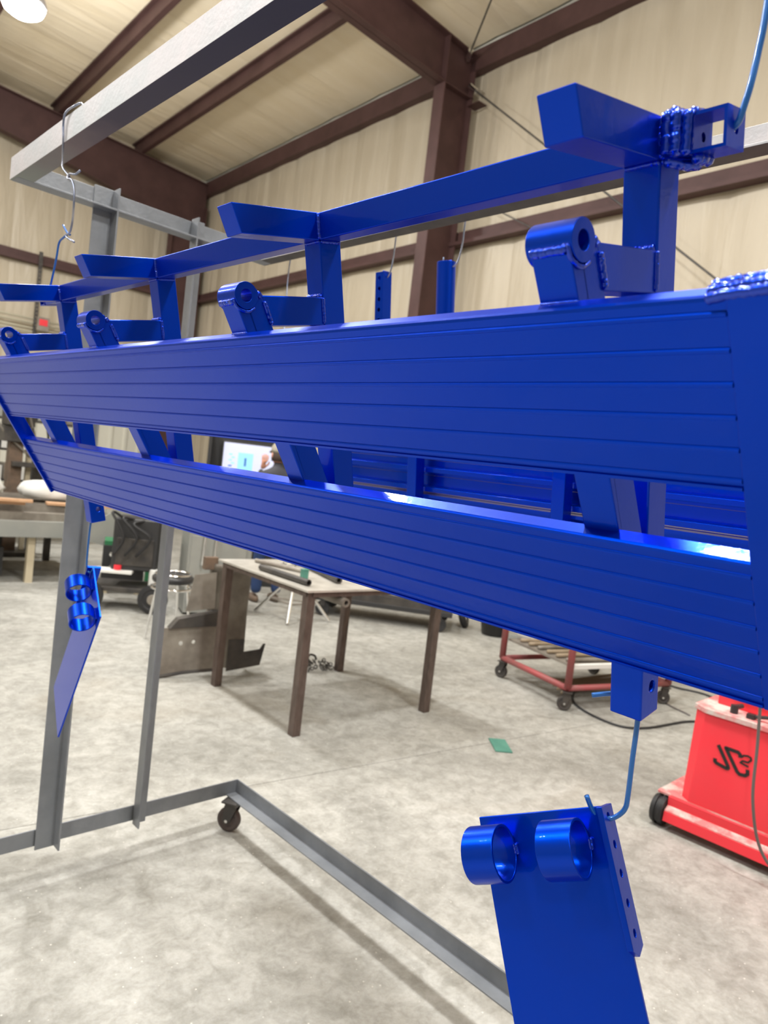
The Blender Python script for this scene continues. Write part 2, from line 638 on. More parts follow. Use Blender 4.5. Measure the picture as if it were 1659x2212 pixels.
def frame(name, label, y, xin, pts_low, fw=0.1, stiff=True):
    """rigid steel frame: tapered I column and rafter at plane y"""
    t = empty(name, label, kind='structure')
    # column web and flanges
    zk = pts_low[0][1]
    bm = bmesh.new()
    add_box(bm, ((xin + XW - 0.02) / 2, y, zk / 2), (XW - 0.02 - xin, 0.012, zk))
    add_box(bm, (xin, y, zk / 2), (0.02, 2 * fw, zk))
    add_box(bm, (XW - 0.03, y, (zk + 0.5) / 2), (0.02, 2 * fw, zk + 0.5))
    obj('column', bm, OX, t)
    # rafter
    bm = bmesh.new()
    top = [(x, roof_z(x) - 0.13) for x, z in pts_low]
    add_prism(bm, [(XW - 0.02, roof_z(XW) - 0.13)] + top + list(reversed(pts_low)) + [(XW - 0.02, zk)], lambda p, q, tt: (p, tt, q), y - 0.006, y + 0.006)
    for a, b in zip(pts_low[:-1], pts_low[1:]):
        add_prism(bm, [(a[0], a[1]), (b[0], b[1]), (b[0], b[1] + 0.02), (a[0], a[1] + 0.02)], lambda p, q, tt: (p, tt, q), y - fw, y + fw)
    e = pts_low[-1][0]
    add_prism(bm, [(XW, roof_z(XW) - 0.15), (e, roof_z(e) - 0.15), (e, roof_z(e) - 0.13), (XW, roof_z(XW) - 0.13)], lambda p, q, tt: (p, tt, q), y - fw, y + fw)
    obj('rafter', bm, OX, t)
    if stiff:
        bm = bmesh.new()
        add_box(bm, ((xin + XW) / 2, y, zk), (XW - xin - 0.02, 2 * fw, 0.014))
        add_box(bm, (xin, y, (zk + roof_z(xin)) / 2 - 0.07), (0.014, 2 * fw, roof_z(xin) - zk - 0.14))
        obj('stiffener_plate', bm, OX, t)
        bm = bmesh.new()
        add_box(bm, (XW - 0.02, y - 0.19, zk - 0.12), (0.16, 0.22, 0.012))
        obj('gusset_clip', bm, OX, t)
    return t


frame('trim_1', 'dark red brown steel frame: tapered column and rafter by right wall', 7.30, 6.45,
      [(6.45, 6.72), (4.7, 6.85), (2.0, 7.15), (-1.8, 7.55), (-10, 8.3)])
frame('trim_2', 'dark red brown end frame against the back wall', 15.1, 6.25,
      [(6.25, 6.30), (5.5, 6.44), (4.1, 6.72), (2.9, 6.90), (-1.8, 7.45), (-10, 8.15)], stiff=False)
bm = bmesh.new()
add_prism(bm, [(3.45, 6.80), (3.50, 6.83), (4.05, 7.42), (4.0, 7.42)], lambda p, q, t: (p, 15.0, q) if t == 0 else (p, 14.94, q), 0, 1)
o = obj('trim_3', bm, OX)
tag(o, 'short diagonal flange brace at the back rafter', kind='structure')


def simple(name, bm, m, label, cat, group=None, **kw):
    return tag(obj(name, bm, m, **kw), label, cat, group)


# cross bracing rods on the right wall and roof
t = empty('brace_rod', 'thin steel brace rod crossing the right wall below the eave', 'rod', group='bracing rods by the right column')
obj('rod', tube([(6.93, 7.12, 6.78), (6.93, 0.2, 1.2)], 0.011, 6), DARKST, t)
obj('hillside_washer', cyl((6.90, 7.20, 6.86), (6.93, 7.10, 6.77), 0.035, 10), CHROME, t)
t = empty('brace_rod', 'thin steel brace rod crossing under the roof beside the rafter', 'rod', group='bracing rods by the right column')
obj('rod', tube([(6.78, 7.15, 7.22), (2.2, 0.3, 7.60)], 0.011, 6), DARKST, t)
obj('hillside_washer', cyl((6.86, 7.26, 7.20), (6.76, 7.12, 7.23), 0.035, 10), CHROME, t)
t = empty('brace_rod', 'thin brace rod low on the right wall, right of the big blue post', 'rod', group='bracing rods by the right column')
obj('rod', tube([(6.90, 7.05, 5.4), (6.90, -1.0, 1.0)], 0.009, 6), DARKST, t)

# the high bay lamp in view
t = empty('high_bay_light', 'bright round high bay lamp hanging under the roof at far left', 'lamp', loc=(2.15, 10.4, 6.83))
bm = bmesh.new()
add_lathe(bm, [(0.05, 0.34), (0.10, 0.30), (0.12, 0.18), (0.24, 0.12), (0.27, 0.03), (0.26, 0.01), (0.10, 0.012)], 28)
obj('housing', bm, GALV, t, smooth=True)
GLOW = mat('lamp_lens_glow', (1, 1, 1, 1), emit=(1.0, 0.97, 0.92, 1), estr=60.0)
bm = bmesh.new()
add_lathe(bm, [(0.245, 0.012), (0.245, -0.02), (0.22, -0.07), (0.15, -0.115), (0.05, -0.13)], 28)
obj('lens', bm, GLOW, t)
obj('hanger', cyl((0, 0, 0.33), (0, 0, 0.95), 0.008, 8), DARKST, t)

# ------------------------------------------------------------------ the grey rolling rack
RTH = math.radians(3.0)
rack = empty('rolling_rack', 'grey angle iron rack on casters with blue parts hung from it', 'rack', loc=(1.005, 2.58, 0), rot=(0, 0, RTH))
# local: x across (B), y along (A, far end y = 0), z up
LEN = 2.75
T_ = 0.006


def angle(name, fn, la, lb, t0, t1, m, parent=rack, bevel=0.001):
    """L section: legs la along p and lb along q, extruded t0..t1"""
    bm = bmesh.new()
    sp = 1 if la > 0 else -1
    sq = 1 if lb > 0 else -1
    add_prism(bm, [(0, 0), (la, 0), (la, sq * T_), (sp * T_, sq * T_), (sp * T_, lb), (0, lb)], fn, t0, t1)
    o = obj(name, bm, m, parent, bevel=bevel)
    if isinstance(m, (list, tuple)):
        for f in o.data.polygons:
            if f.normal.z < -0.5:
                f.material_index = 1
    return o


HX = 0.475
ZB, ZT = 2.36, 2.43
# top frame
angle('front_beam', lambda p, q, t: (-HX + p, t, ZB + q), 0.055, 0.068, -LEN, 0.0, [GALV, UNDER])
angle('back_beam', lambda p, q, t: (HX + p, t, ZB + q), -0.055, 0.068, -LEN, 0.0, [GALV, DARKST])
angle('top_end_beam', lambda p, q, t: (t, -0.0008 + p, ZB - 0.0008 + q), -0.055, 0.068, -HX + 0.007, HX - 0.007, GREY)
angle('top_end_beam', lambda p, q, t: (t, -LEN + 0.0008 + p, ZB - 0.0008 + q), 0.055, 0.068, -HX + 0.007, HX - 0.007, GREY)
# base frame
BX, ZF = 0.615, 0.14
angle('base_rail', lambda p, q, t: (BX + p, t, ZF + q), -0.055, 0.06, -LEN, 0.0, GREY)
angle('base_rail', lambda p, q, t: (-BX + p, t, ZF + q), 0.055, 0.06, -LEN, 0.0, GREY)
angle('base_end_rail', lambda p, q, t: (t, 0.0008 + p, ZF - 0.0008 + q), 0.05, 0.06, -BX, BX, GREY)
angle('base_end_rail', lambda p, q, t: (t, -LEN + p, ZF + q), -0.05, 0.06, -BX, BX, GREY)
# uprights
for ye, s_ in ((-0.006, -1), (-LEN + 0.006, 1)):
    angle('upright', lambda p, q, t, ye=ye: (-0.15 + p, ye + q, t), -0.07, s_ * 0.05, ZF - 0.01, ZT + 0.005, GREY)
    angle('upright', lambda p, q, t, ye=ye: (0.14 + p, ye + q, t), 0.05, s_ * 0.05, ZF - 0.01, ZT + 0.005, GREY)


def caster(parent, x, y, z, rz=0.0, r=0.052, wm=WHEEL, name='caster'):
    """swivel caster: plate, fork, wheel, axle; wheel touches z = 0"""
    M = Matrix.Translation((x, y, 0)) @ Matrix.Rotation(rz, 4, 'Z')
    bm = bmesh.new()
    add_box(bm, (0, 0, z - 0.004), (0.085, 0.07, 0.008), M)
    add_box(bm, (0, 0, z - 0.018), (0.055, 0.05, 0.02), M)
    c = obj(name, bm, DARKST, parent, bevel=0.001)
    bm = bmesh.new()
    for sx in (-1, 1):
        add_prism(bm, [(-0.028, z - 0.025), (0.028, z - 0.025), (0.032, r), (0.012, r - 0.016), (-0.004, r)],
                  lambda p, q, t: M @ Vector((t, p, q)), sx * 0.021, sx * 0.025)
    obj('fork', bm, DARKST, c)
    bm = bmesh.new()
    add_lathe(bm, [(0.012, -0.017), (r * 0.6, -0.013), (r * 0.78, -0.016), (r * 0.96, -0.013), (r, 0), (r * 0.96, 0.013), (r * 0.78, 0.016), (r * 0.6, 0.013), (0.012, 0.017)], 28,
              M @ Matrix.Translation((0, 0.012, r)) @ Matrix.Rotation(PI / 2, 4, 'Y'))
    obj('wheel', bm, wm, c, smooth=False)
    bm = bmesh.new()
    add_cyl(bm, M @ Vector((-0.03, 0.012, r)), M @ Vector((0.03, 0.012, r)), 0.007, 10)
    obj('axle', bm, CHROME, c)
    return c


for sx in (1, -1):
    for yy in (-0.045, -LEN + 0.045):
        caster(rack, sx * (BX - 0.045), yy, ZF, 0.5 if sx > 0 else -0.3)

# ------------------------------------------------------------------ the blue guard frame
OO = (0.651910, 0.326226, 1.943868)
BA = (-0.047105, 0.998866, 0.006981)
BB = (0.998890, 0.047106, 0.000000)
BU = (0.000329, -0.006974, 0.999976)
BM4 = Matrix(((BB[0], BA[0], BU[0], OO[0]), (BB[1], BA[1], BU[1], OO[1]), (BB[2], BA[2], BU[2], OO[2]), (0, 0, 0, 1)))


def fr(phi):
    c, s = math.cos(math.radians(phi)), math.sin(math.radians(phi))
    return lambda b, u, t: Vector((b * c - u * s, t, b * s + u * c))


F13, G33 = fr(13.0), fr(33.4)
ST = (0.062, 0.593, 1.129, 1.678)
TW = 0.039


def plank_profile(u0, u1, bf, bb_, first=False, last=False):
    """cross section of one grooved plank, front at bf; a small raised bead along its upper edge"""
    e = 0.0021
    g = 0.0
    if first:
        return [(bb_, u0), (bf + 0.004, u0), (bf + 0.0012, u0 - 0.0012), (bf, u0 - 0.004), (bf, u1), (bb_, u1)]
    p = [(bb_, u0 - 0.0002), (bf + 0.0003, u0 - 0.0002), (bf - e * 0.35, u0 - 0.0005), (bf - e * 0.85, u0 - 0.0016), (bf - e, u0 - 0.0028), (bf - e, u0 - 0.0040), (bf, u0 - 0.0052)]
    if last:
        p += [(bf, u1 + 0.0045), (bf - e, u1 + 0.004), (bf - e, u1 + 0.001), (bf, u1), (bb_, u1)]
    else:
        p += [(bf, u1), (bb_, u1)]
    return p


def panel(parent, name, us, s0, s1, bf, bb_, F, m=BLUE):
    root = bpy.data.objects.new(name, None)
    root.empty_display_size = 0.05
    link(root, parent)
    n = len(us) - 1
    for i in range(n):
        bm = bmesh.new()
        add_prism(bm, plank_profile(us[i], us[i + 1], bf, bb_, i == 0, i == n - 1), lambda p, q, t: F(p, q, t), s0, s1)
        obj('plank', bm, m, root)
    return root


guard = empty('guard_frame', 'large glossy blue grooved guard frame hanging from the front beam of the grey rack', 'frame')
guard.matrix_world = BM4
US = [-0.082, -0.0932, -0.1215, -0.1492, -0.1773, -0.206, -0.2342, -0.2465]
LS = [-0.3195, -0.331, -0.3595, -0.388, -0.4165, -0.4455, -0.4745, -0.489]
S0, S1 = -0.071, 1.905
BF, BK = -0.219, -0.199
panel(guard, 'upper_panel', US, S0, S1, BF, BK, G33)
panel(guard, 'lower_panel', LS, S0, S1, BF, BK, G33)
# end plates
bm = bmesh.new()
add_prism(bm, [(-0.2205, -0.0835), (-0.197, -0.0835), (-0.197, -0.490), (-0.2205, -0.490)], lambda p, q, t: G33(p, q, t), -0.135, S0)
obj('end_plate', bm, BLUE, guard, bevel=0.0015)
bm = bmesh.new()
add_prism(bm, [(-0.2265, -0.080), (-0.188, -0.080), (-0.188, -0.492), (-0.2265, -0.492)], lambda p, q, t: G33(p, q, t), S1, S1 + 0.011)
obj('end_plate', bm, BLUE, guard, bevel=0.001)
# top rail
bm = bmesh.new()
add_prism(bm, [(-0.019, -0.0145), (0.020, -0.0145), (0.020, 0.0245), (-0.019, 0.0245)], lambda p, q, t: F13(p, q, t), 0.036, 1.80)
obj('top_rail', bm, BLUE, guard, bevel=0.0022)


def end_tube(s0, s1):
    """short square tube open along b, with a hook hole through its side walls"""
    bm = bmesh.new()
    wl = 0.003
    z0, z1 = -0.0155, 0.0195
    b0, b1 = -0.0205, 0.0185
    for sa, sb in ((s0, s0 + wl), (s1 - wl, s1)):
        add_plate(bm, [(b0, z0), (b1, z0), (b1, z1), (b0, z1)], [circ(0.0, 0.001, 0.0045, 14)], lambda p, q, t: F13(p, q, t), sa, sb)
    add_prism(bm, [(b0, z0), (b1, z0), (b1, z0 + wl), (b0, z0 + wl)], lambda p, q, t: F13(p, q, t), s0 + wl * 0.9, s1 - wl * 0.9)
    add_prism(bm, [(b0, z1 - wl), (b1, z1 - wl), (b1, z1), (b0, z1)], lambda p, q, t: F13(p, q, t), s0 + wl * 0.9, s1 - wl * 0.9)
    return bm


obj('hook_tube', end_tube(0.0, 0.033), BLUE, guard)
obj('hook_tube', end_tube(1.80, 1.833), BLUE, guard)

for i, s in enumerate(ST):
    # block welded to the rail's front
    bm = bmesh.new()
    add_prism(bm, [(-0.0185, -0.0145), (-0.154, -0.0145), (-0.1665, 0.0250), (-0.0185, 0.0245)], lambda p, q, t: F13(p, q, t), s, s + TW)
    obj('support_block', bm, BLUE, guard, bevel=0.0016)
    # post behind the panels
    bot = -0.606 if i in (0, 3) else -0.47
    bm = bmesh.new()
    ho = [circ(0.005, bot + 0.036, 0.0065, 16)] if i in (0, 3) else []
    add_plate(bm, [(-0.019, bot), (0.0215, bot), (0.0215, -0.0148), (-0.019, -0.0148)], ho, lambda p, q, t: F13(p, q, t), s, s + TW)
    obj('post', bm, BLUE, guard, bevel=0.002, flat=bool(ho))
    # arm from the stub to the post
    bm = bmesh.new()
    add_prism(bm, [(-0.131, -0.0955), (-0.019, -0.0965), (-0.019, -0.1375), (-0.116, -0.1375)], lambda p, q, t: F13(p, q, t), s, s + TW)
    obj('arm', bm, BLUE, guard, bevel=0.0018)
    # leaning stub tube that carries both panels
    bm = bmesh.new()
    add_plate(bm, [(-0.1735, -0.1055), (-0.170, -0.089), (-0.161, -0.0815), (-0.150, -0.0815), (-0.137, -0.087), (-0.1285, -0.1005), (0.0, -0.470), (-0.0445, -0.470)],
              [circ(-0.157, -0.0965, 0.0088, 20)], lambda p, q, t: F13(p, q, t), s - 0.0005, s + TW + 0.0005)
    stub = obj('stub_tube', bm, BLUE, guard, bevel=0.0016, flat=True)
    # bushing along the frame, at the stub's head
    c0 = F13(-0.157, -0.0965, s - 0.004)
    c1 = F13(-0.157, -0.0965, s + TW + 0.005)
    obj('bushing', pipe(c0, c1, 0.0188, 0.0088, 32), BLUE, stub, bevel=0.0008)
    # welds
    k = 0.0036
    W = [([(-0.0185, s, -0.013), (-0.0195, s - 0.0005, 0.005), (-0.0185, s, 0.023)], 0.0042, 'front'),
         ([(-0.0205, s + 0.002, -0.095), (-0.0205, s + TW - 0.002, -0.095)], 0.0045, 'arm top'),
         ([(-0.020, s, -0.097), (-0.020, s, -0.136)], 0.0032, 'arm side'),
         ([(-0.127, s - 0.001, -0.104), (-0.1165, s - 0.001, -0.136)], 0.0036, 'stub back'),
         ([(-0.1745, s + 0.001, -0.1045), (-0.1738, s + TW, -0.1045)], 0.0046, 'bushing front'),
         ([(-0.1760, s, -0.100), (-0.172, s - 0.001, -0.112), (-0.157, s - 0.0025, -0.1185), (-0.143, s - 0.0015, -0.113)], 0.0022, 'bushing side'),
         ([(-0.137, s + 0.001, -0.092), (-0.130, s, -0.099)], 0.0042, 'bushing back'),
         ([(-0.018, s + 0.001, -0.016), (-0.018, s + TW - 0.001, -0.016)], 0.003, 'post top'),
         ([(-0.017, s, -0.016), (0.020, s, -0.016)], 0.003, 'post top side')]
    for q, (pts, r, _) in enumerate(W):
        bm = bmesh.new()
        add_weld(bm, [F13(b, u, t) for b, t, u in pts], r, 0.0055, seed=i * 20 + q)
        obj('weld_bead', bm, BEAD, guard, smooth=True)
# heavier welds round the near rail end and corner
for q, (pts, r) in enumerate([([(-0.020, 0.056, -0.013), (-0.021, 0.054, 0.026)], 0.0060), ([(-0.021, 0.046, -0.014), (-0.022, 0.046, 0.024)], 0.0062),
                              ([(-0.021, 0.036, -0.016), (-0.021, 0.035, 0.022)], 0.0050),
                              ([(-0.018, 0.058, -0.016), (0.0, 0.045, -0.019), (0.018, 0.040, -0.018)], 0.0055),
                              ([(-0.016, 0.030, -0.018), (0.012, 0.028, -0.018)], 0.0052),
                              ([(-0.020, 0.052, 0.025), (0.018, 0.050, 0.0255)], 0.005), ([(-0.020, 0.033, 0.021), (0.018, 0.033, 0.022)], 0.0045)]):
    bm = bmesh.new()
    add_weld(bm, [F13(b, u, t) for b, t, u in pts], r * 1.1, 0.0095, seed=200 + q)
    obj('corner_weld', bm, BEAD, guard, smooth=True)
for q, (b, r, u) in enumerate([(-0.217, 0.0048, -0.0825), (-0.210, 0.0050, -0.0795), (-0.203, 0.0050, -0.0780)]):
    bm = bmesh.new()
    add_weld(bm, [G33(b, u - 0.002, -0.055), G33(b, u, -0.075), G33(b, u + 0.003, -0.13)], r, 0.008, seed=300 + q)
    obj('corner_weld', bm, BEAD, guard, smooth=True)
for q, s in enumerate(ST):
    for u in (-0.3190, -0.0825):
        bm = bmesh.new()
        add_weld(bm, [G33(-0.2003, u, s), G33(-0.2003, u, s + TW)], 0.0022, 0.005, seed=400 + q)
        obj('stub_weld', bm, BEAD, guard, smooth=True)

# ------------------------------------------------------------------ wire hooks
RW = 0.0027
HG = 'bent wire hooks hanging the blue parts'


def hook(label, pts, m, k=5, r=RW, extra=None):
    bm = bmesh.new()
    add_tube(bm, catmull(pts, k), r, 10)
    for e in (extra or []):
        add_tube(bm, catmull(e, k), r, 10)
    return simple('wire_hook', bm, m, label, 'hook', HG, smooth=True)


hook('top wire hook curled over the far end of the front beam',
     [(0.582, 2.02, 2.374), (0.574, 2.0, 2.402), (0.565, 1.998, 2.436), (0.556, 2.03, 2.437), (0.549, 2.075, 2.432), (0.549, 2.091, 2.411), (0.551, 2.087, 2.368), (0.554, 2.087, 2.315),
      (0.554, 2.078, 2.292), (0.556, 2.039, 2.267), (0.558, 2.024, 2.256), (0.562, 2.034, 2.251), (0.560, 2.047, 2.259)], WIRES)
hook('middle wire link between two hooks below the front beam',
     [(0.561, 1.951, 2.257), (0.560, 1.985, 2.2555), (0.555, 2.018, 2.262), (0.552, 2.020, 2.250), (0.557, 1.998, 2.242), (0.559, 1.977, 2.209), (0.560, 1.974, 2.145), (0.559, 1.977, 2.12),
      (0.559, 1.987, 2.109), (0.556, 2.000, 2.100), (0.561, 1.949, 2.08)], WIRES)
hook('blue tinted wire hook that enters the far end of the blue top rail',
     [(0.555, 2.033, 2.135), (0.559, 2.006, 2.112), (0.563, 1.994, 2.106), (0.560, 2.004, 2.108), (0.557, 2.028, 2.103), (0.555, 2.056, 2.093), (0.555, 2.069, 2.053), (0.554, 2.095, 1.99), (0.556, 2.12, 1.972), (0.562, 2.150, 1.982)], WIREB)
hook('blue wire hook through the near square tube at top right',
     [(0.66, 0.316, 2.40), (0.655, 0.312, 2.437), (0.645, 0.311, 2.435), (0.642, 0.312, 2.40), (0.645, 0.312, 2.20), (0.647, 0.312, 2.05), (0.647, 0.314, 2.007), (0.646, 0.316, 1.98), (0.646, 0.319, 1.963), (0.647, 0.323, 1.949), (0.651, 0.332, 1.944)], WIREB, r=0.0031)
hook('blue wire hook running from the near post foot to the near hanging plate',
     [(0.764, 0.462, 1.361), (0.773, 0.446, 1.367), (0.783, 0.428, 1.371), (0.789, 0.416, 1.366), (0.790, 0.414, 1.34), (0.7905, 0.414, 1.296), (0.790, 0.413, 1.251), (0.7895, 0.414, 1.236), (0.787, 0.420, 1.2255),
      (0.782, 0.428, 1.219), (0.776, 0.440, 1.219), (0.772, 0.447, 1.226), (0.767, 0.453, 1.240)], WIREB, r=0.0031)
hook('blue wire hook running from the far post foot to the far hanging plate',
     [(0.700, 2.060, 1.395), (0.697, 2.038, 1.398), (0.697, 2.034, 1.385), (0.697, 2.038, 1.359), (0.696, 2.039, 1.313), (0.697, 2.039, 1.240), (0.703, 2.037, 1.221), (0.708, 2.030, 1.222), (0.711, 2.024, 1.232)], WIREB)

# ------------------------------------------------------------------ hanging bracket plates
def bracket(label, corner, Wv, Lv, side, wid, length, far=False):
    """plate hung by one corner: width Wv, length Lv, cups on the side facing the viewer"""
    Wv = Vector(Wv).normalized()
    Lv = Vector(Lv)
    Lv = (Lv - Wv * Lv.dot(Wv)).normalized()
    N = Wv.cross(Lv) * side
    t = empty('bracket_plate', label, 'bracket', group='blue bracket plates with cups')
    t.matrix_world = Matrix(((Wv.x, Lv.x, N.x, corner[0]), (Wv.y, Lv.y, N.y, corner[1]), (Wv.z, Lv.z, N.z, corner[2]), (0, 0, 0, 1)))
    bm = bmesh.new()
    add_plate(bm, [(0.003, 0.0), (wid, 0.0), (wid, length - 0.0), (0.003, length)], [], lambda p, q, d: Vector((p, q, d)), -0.0025, 0.0025)
    obj('plate', bm, BLUE, t, bevel=0.001)
    hs = [circ(-0.001, 0.012 + k * 0.031, 0.0046, 14) for k in range(5)]
    bm = bmesh.new()
    add_plate(bm, [(-0.021, 0.0), (0.016, 0.0), (0.016, 0.150), (-0.001, 0.160), (-0.021, 0.153)], hs, lambda p, q, d: Vector((d, q, p)), -0.0035, 0.0035)
    obj('flange', bm, BLUE, t, bevel=0.0008)
    for wc in (0.045, 0.060 + wid * 0.5):
        c = Vector((wc, 0.040, 0.036))
        cup = obj('cup', pipe(c - Vector((0.0215, 0, 0)), c + Vector((0.0215, 0, 0)), 0.0335, 0.0300, 40), BLUE, t, bevel=0.0008)
        for pts, r in (([(wc - 0.022, 0.033, 0.004), (wc - 0.0225, 0.047, 0.004)], 0.0035), ([(wc - 0.02, 0.026, 0.004), (wc + 0.02, 0.026, 0.004)], 0.003)):
            bm = bmesh.new()
            add_weld(bm, pts, r, 0.005, seed=int(wc * 1000))
            obj('weld_bead', bm, BEAD, cup, smooth=True)
    bm = bmesh.new()
    add_weld(bm, [(0.005, 0.004, 0.003), (0.005, 0.150, 0.003)], 0.0022, 0.005, seed=77)
    obj('weld_bead', bm, BEAD, t, smooth=True)
    return t


bracket('large blue plate with two cups hanging at bottom right', (0.778, 0.436, 1.2325), (-0.265, 0.869, -0.416), (-0.06, -0.446, -0.893), 1, 0.168, 0.50)
bracket('far blue plate with two cups hanging at left before the rack uprights', (0.713, 2.030, 1.236), (-0.13, -0.825, -0.55), (0.027, 0.55, -0.835), -1, 0.19, 0.52, True)

# ------------------------------------------------------------------ second guard frame, on the back beam
rth = math.radians(2.8)
g2 = empty('guard_frame', 'second blue guard frame on the back beam, seen through the slot of the first', 'frame', loc=(1.636, 0.30, 1.94), rot=(0, 0, rth))
F7 = fr(7.0)
UR = [-0.02, -0.075, -0.13, -0.185, -0.24, -0.295, -0.345, -0.395]
LR = [-0.402, -0.44, -0.485, -0.53, -0.58]
for nm, U in (('upper_panel', UR), ('lower_panel', LR)):
    root = bpy.data.objects.new(nm, None)
    link(root, g2)
    for a, b in zip(U[:-1], U[1:]):
        bm = bmesh.new()
        add_prism(bm, [(0.032, a - 0.0006), (0.050, a - 0.0006), (0.050, b + 0.0006), (0.032, b + 0.0006)], lambda p, q, t: F7(p, q, t), 0.0, 1.80)
        obj('plank', bm, BLUE, root)
for u in (-0.025, -0.325, -0.388):
    bm = bmesh.new()
    add_prism(bm, [(0.004, u + 0.008), (0.032, u + 0.010), (0.032, u - 0.010), (0.004, u - 0.008)], lambda p, q, t: F7(p, q, t), 0.0, 1.80)
    obj('rib', bm, BLUE, g2, bevel=0.002)
bm = bmesh.new()
add_prism(bm, [(-0.004, -0.404), (0.032, -0.404), (0.032, -0.414), (-0.004, -0.414)], lambda p, q, t: F7(p, q, t), 0.0, 1.80)
obj('ledge', bm, BLUE, g2)
for k, s in enumerate((0.395, 0.945, 1.495)):
    bm = bmesh.new()
    add_prism(bm, [(-0.036, 0.04), (0.004, 0.04), (0.004, -0.60), (-0.036, -0.60)], lambda p, q, t: F7(p, q, t), s - 0.115, s - 0.075)
    obj('post', bm, BLUE, g2, bevel=0.002)
    for q, u in enumerate((-0.325, -0.388)):
        bm = bmesh.new()
        add_weld(bm, [F7(0.004, u + 0.008, s - 0.116), F7(0.004, u - 0.008, s - 0.116)], 0.004, 0.005, seed=500 + k * 4 + q)
        obj('weld_bead', bm, BEAD, g2, smooth=True)
bm = bmesh.new()
add_prism(bm, [(-0.036, 0.0), (0.004, 0.0), (0.004, 0.04), (-0.036, 0.04)], lambda p, q, t: F7(p, q, t), -0.02, 1.82)
obj('top_rail', bm, BLUE, g2, bevel=0.002)

# square tube with holes and round tube, hung behind
t = empty('square_tube', 'blue square tube with a row of holes hanging behind the frame', 'tube', loc=(1.531, 1.905, 2.255), rot=(0, math.radians(-7.0), rth))
bm = bmesh.new()
hs = [circ(0.0, -0.02 - k * 0.034, 0.007, 12) for k in range(7)]
add_plate(bm, [(-0.019, -0.26), (0.019, -0.26), (0.019, 0), (-0.019, 0)], hs, lambda p, q, d: Vector((d, p, q)), -0.019, -0.016)
add_plate(bm, [(-0.019, -0.26), (0.019, -0.26), (0.019, 0), (-0.019, 0)], [], lambda p, q, d: Vector((d, p, q)), 0.016, 0.019)
add_plate(bm, [(-0.016, -0.26), (0.016, -0.26), (0.016, 0), (-0.016, 0)], [], lambda p, q, d: Vector((p, d, q)), -0.019, -0.016)
add_plate(bm, [(-0.016, -0.26), (0.016, -0.26), (0.016, 0), (-0.016, 0)], [], lambda p, q, d: Vector((p, d, q)), 0.016, 0.019)
obj('tube_wall', bm, BLUE, t)
bm = bmesh.new()
add_weld(bm, [(-0.019, -0.017, 0), (0.019, -0.017, 0)], 0.003, 0.006, seed=610)
obj('weld_bead', bm, BEAD, t, smooth=True)
t = empty('round_tube', 'blue round tube hanging behind the frame, right of the square one', 'tube', loc=(1.546, 1.625, 2.255), rot=(0, math.radians(-8.0), rth))
obj('tube_wall', pipe((0, 0, -0.25), (0, 0, 0), 0.029, 0.024, 32), BLUE, t, bevel=0.001)
bm = bmesh.new()
add_weld(bm, [(0.0, -0.02, 0.001), (0.012, 0.01, 0.001)], 0.004, 0.006, seed=620)
obj('weld_bead', bm, BEAD, t, smooth=True)
hook('pale wire hook holding the blue square tube behind', [(1.505, 1.86, 2.44), (1.530, 1.86, 2.432), (1.534, 1.866, 2.36), (1.534, 1.868, 2.29), (1.533, 1.874, 2.255), (1.534, 1.888, 2.238), (1.534, 1.905, 2.240)], WIRES)
hook('pale wire hook holding the blue round tube behind', [(1.520, 1.565, 2.44), (1.545, 1.566, 2.432), (1.549, 1.568, 2.338), (1.549, 1.569, 2.297), (1.549, 1.577, 2.257), (1.548, 1.590, 2.240), (1.548, 1.625, 2.236), (1.548, 1.64, 2.25), (1.548, 1.642, 2.272)], WIRES)
hook('pale wire hook at the far end of the back beam', [(1.470, 2.44, 2.44), (1.496, 2.445, 2.436), (1.501, 2.45, 2.40), (1.501, 2.452, 2.25), (1.49, 2.38, 2.02), (1.53, 2.10, 1.97)], WIRES)

# ------------------------------------------------------------------ steel work table and what lies on it
tb = empty('work_table', 'steel work table with a worn plate top and four brown square legs', 'table', loc=(2.95, 3.84, 0))
obj('tabletop', box((0, 0, 0.864), (1.16, 1.08, 0.013)), PLATE, tb, bevel=0.001)
bm = bmesh.new()
for sx in (-1, 1):
    add_box(bm, (sx * 0.545, 0, 0.842), (0.04, 1.0, 0.03))
for sy in (-1, 1):
    add_box(bm, (0, sy * 0.50, 0.842), (1.05, 0.04, 0.03))
obj('apron', bm, RUST, tb)
for sx, sy in ((-1, -1), (1, -1), (-1, 1), (1, 1)):
    obj('leg', box((sx * 0.53, sy * 0.485, 0.429), (0.055, 0.055, 0.858)), RUST, tb, bevel=0.003)

simple('steel_pipe', pipe((2.445, 3.95, 0.891), (2.455, 3.42, 0.891), 0.0195, 0.014), DARKST, 'grey steel pipe along the left edge of the table', 'pipe', 'steel pipes at the work table')
simple('steel_pipe', pipe((2.58, 4.24, 0.885), (2.70, 3.80, 0.885), 0.014, 0.010), DUSTST, 'thin steel pipe lying behind the first pipe on the table', 'pipe', 'steel pipes at the work table')
simple('steel_pipe', pipe((2.90, 4.2, 0.893), (2.715, 3.47, 0.893), 0.022, 0.013), DARKST, 'short steel pipe on the table with its open end facing out', 'pipe', 'steel pipes at the work table')
simple('steel_pipe', pipe((2.66, 4.0, 0.795), (2.64, 3.28, 0.795), 0.026, 0.015), DUSTST, 'steel pipe slung under the tabletop, open end facing out', 'pipe', 'steel pipes at the work table')
bm = bmesh.new()
for sx in (-1, 1):
    add_box(bm, (2.65 + sx * 0.034, 3.6, 0.818), (0.006, 0.05, 0.075))
add_box(bm, (2.65, 3.6, 0.780 - 0.017), (0.074, 0.05, 0.006))
obj('pipe_hanger', bm, RUST).parent = tb
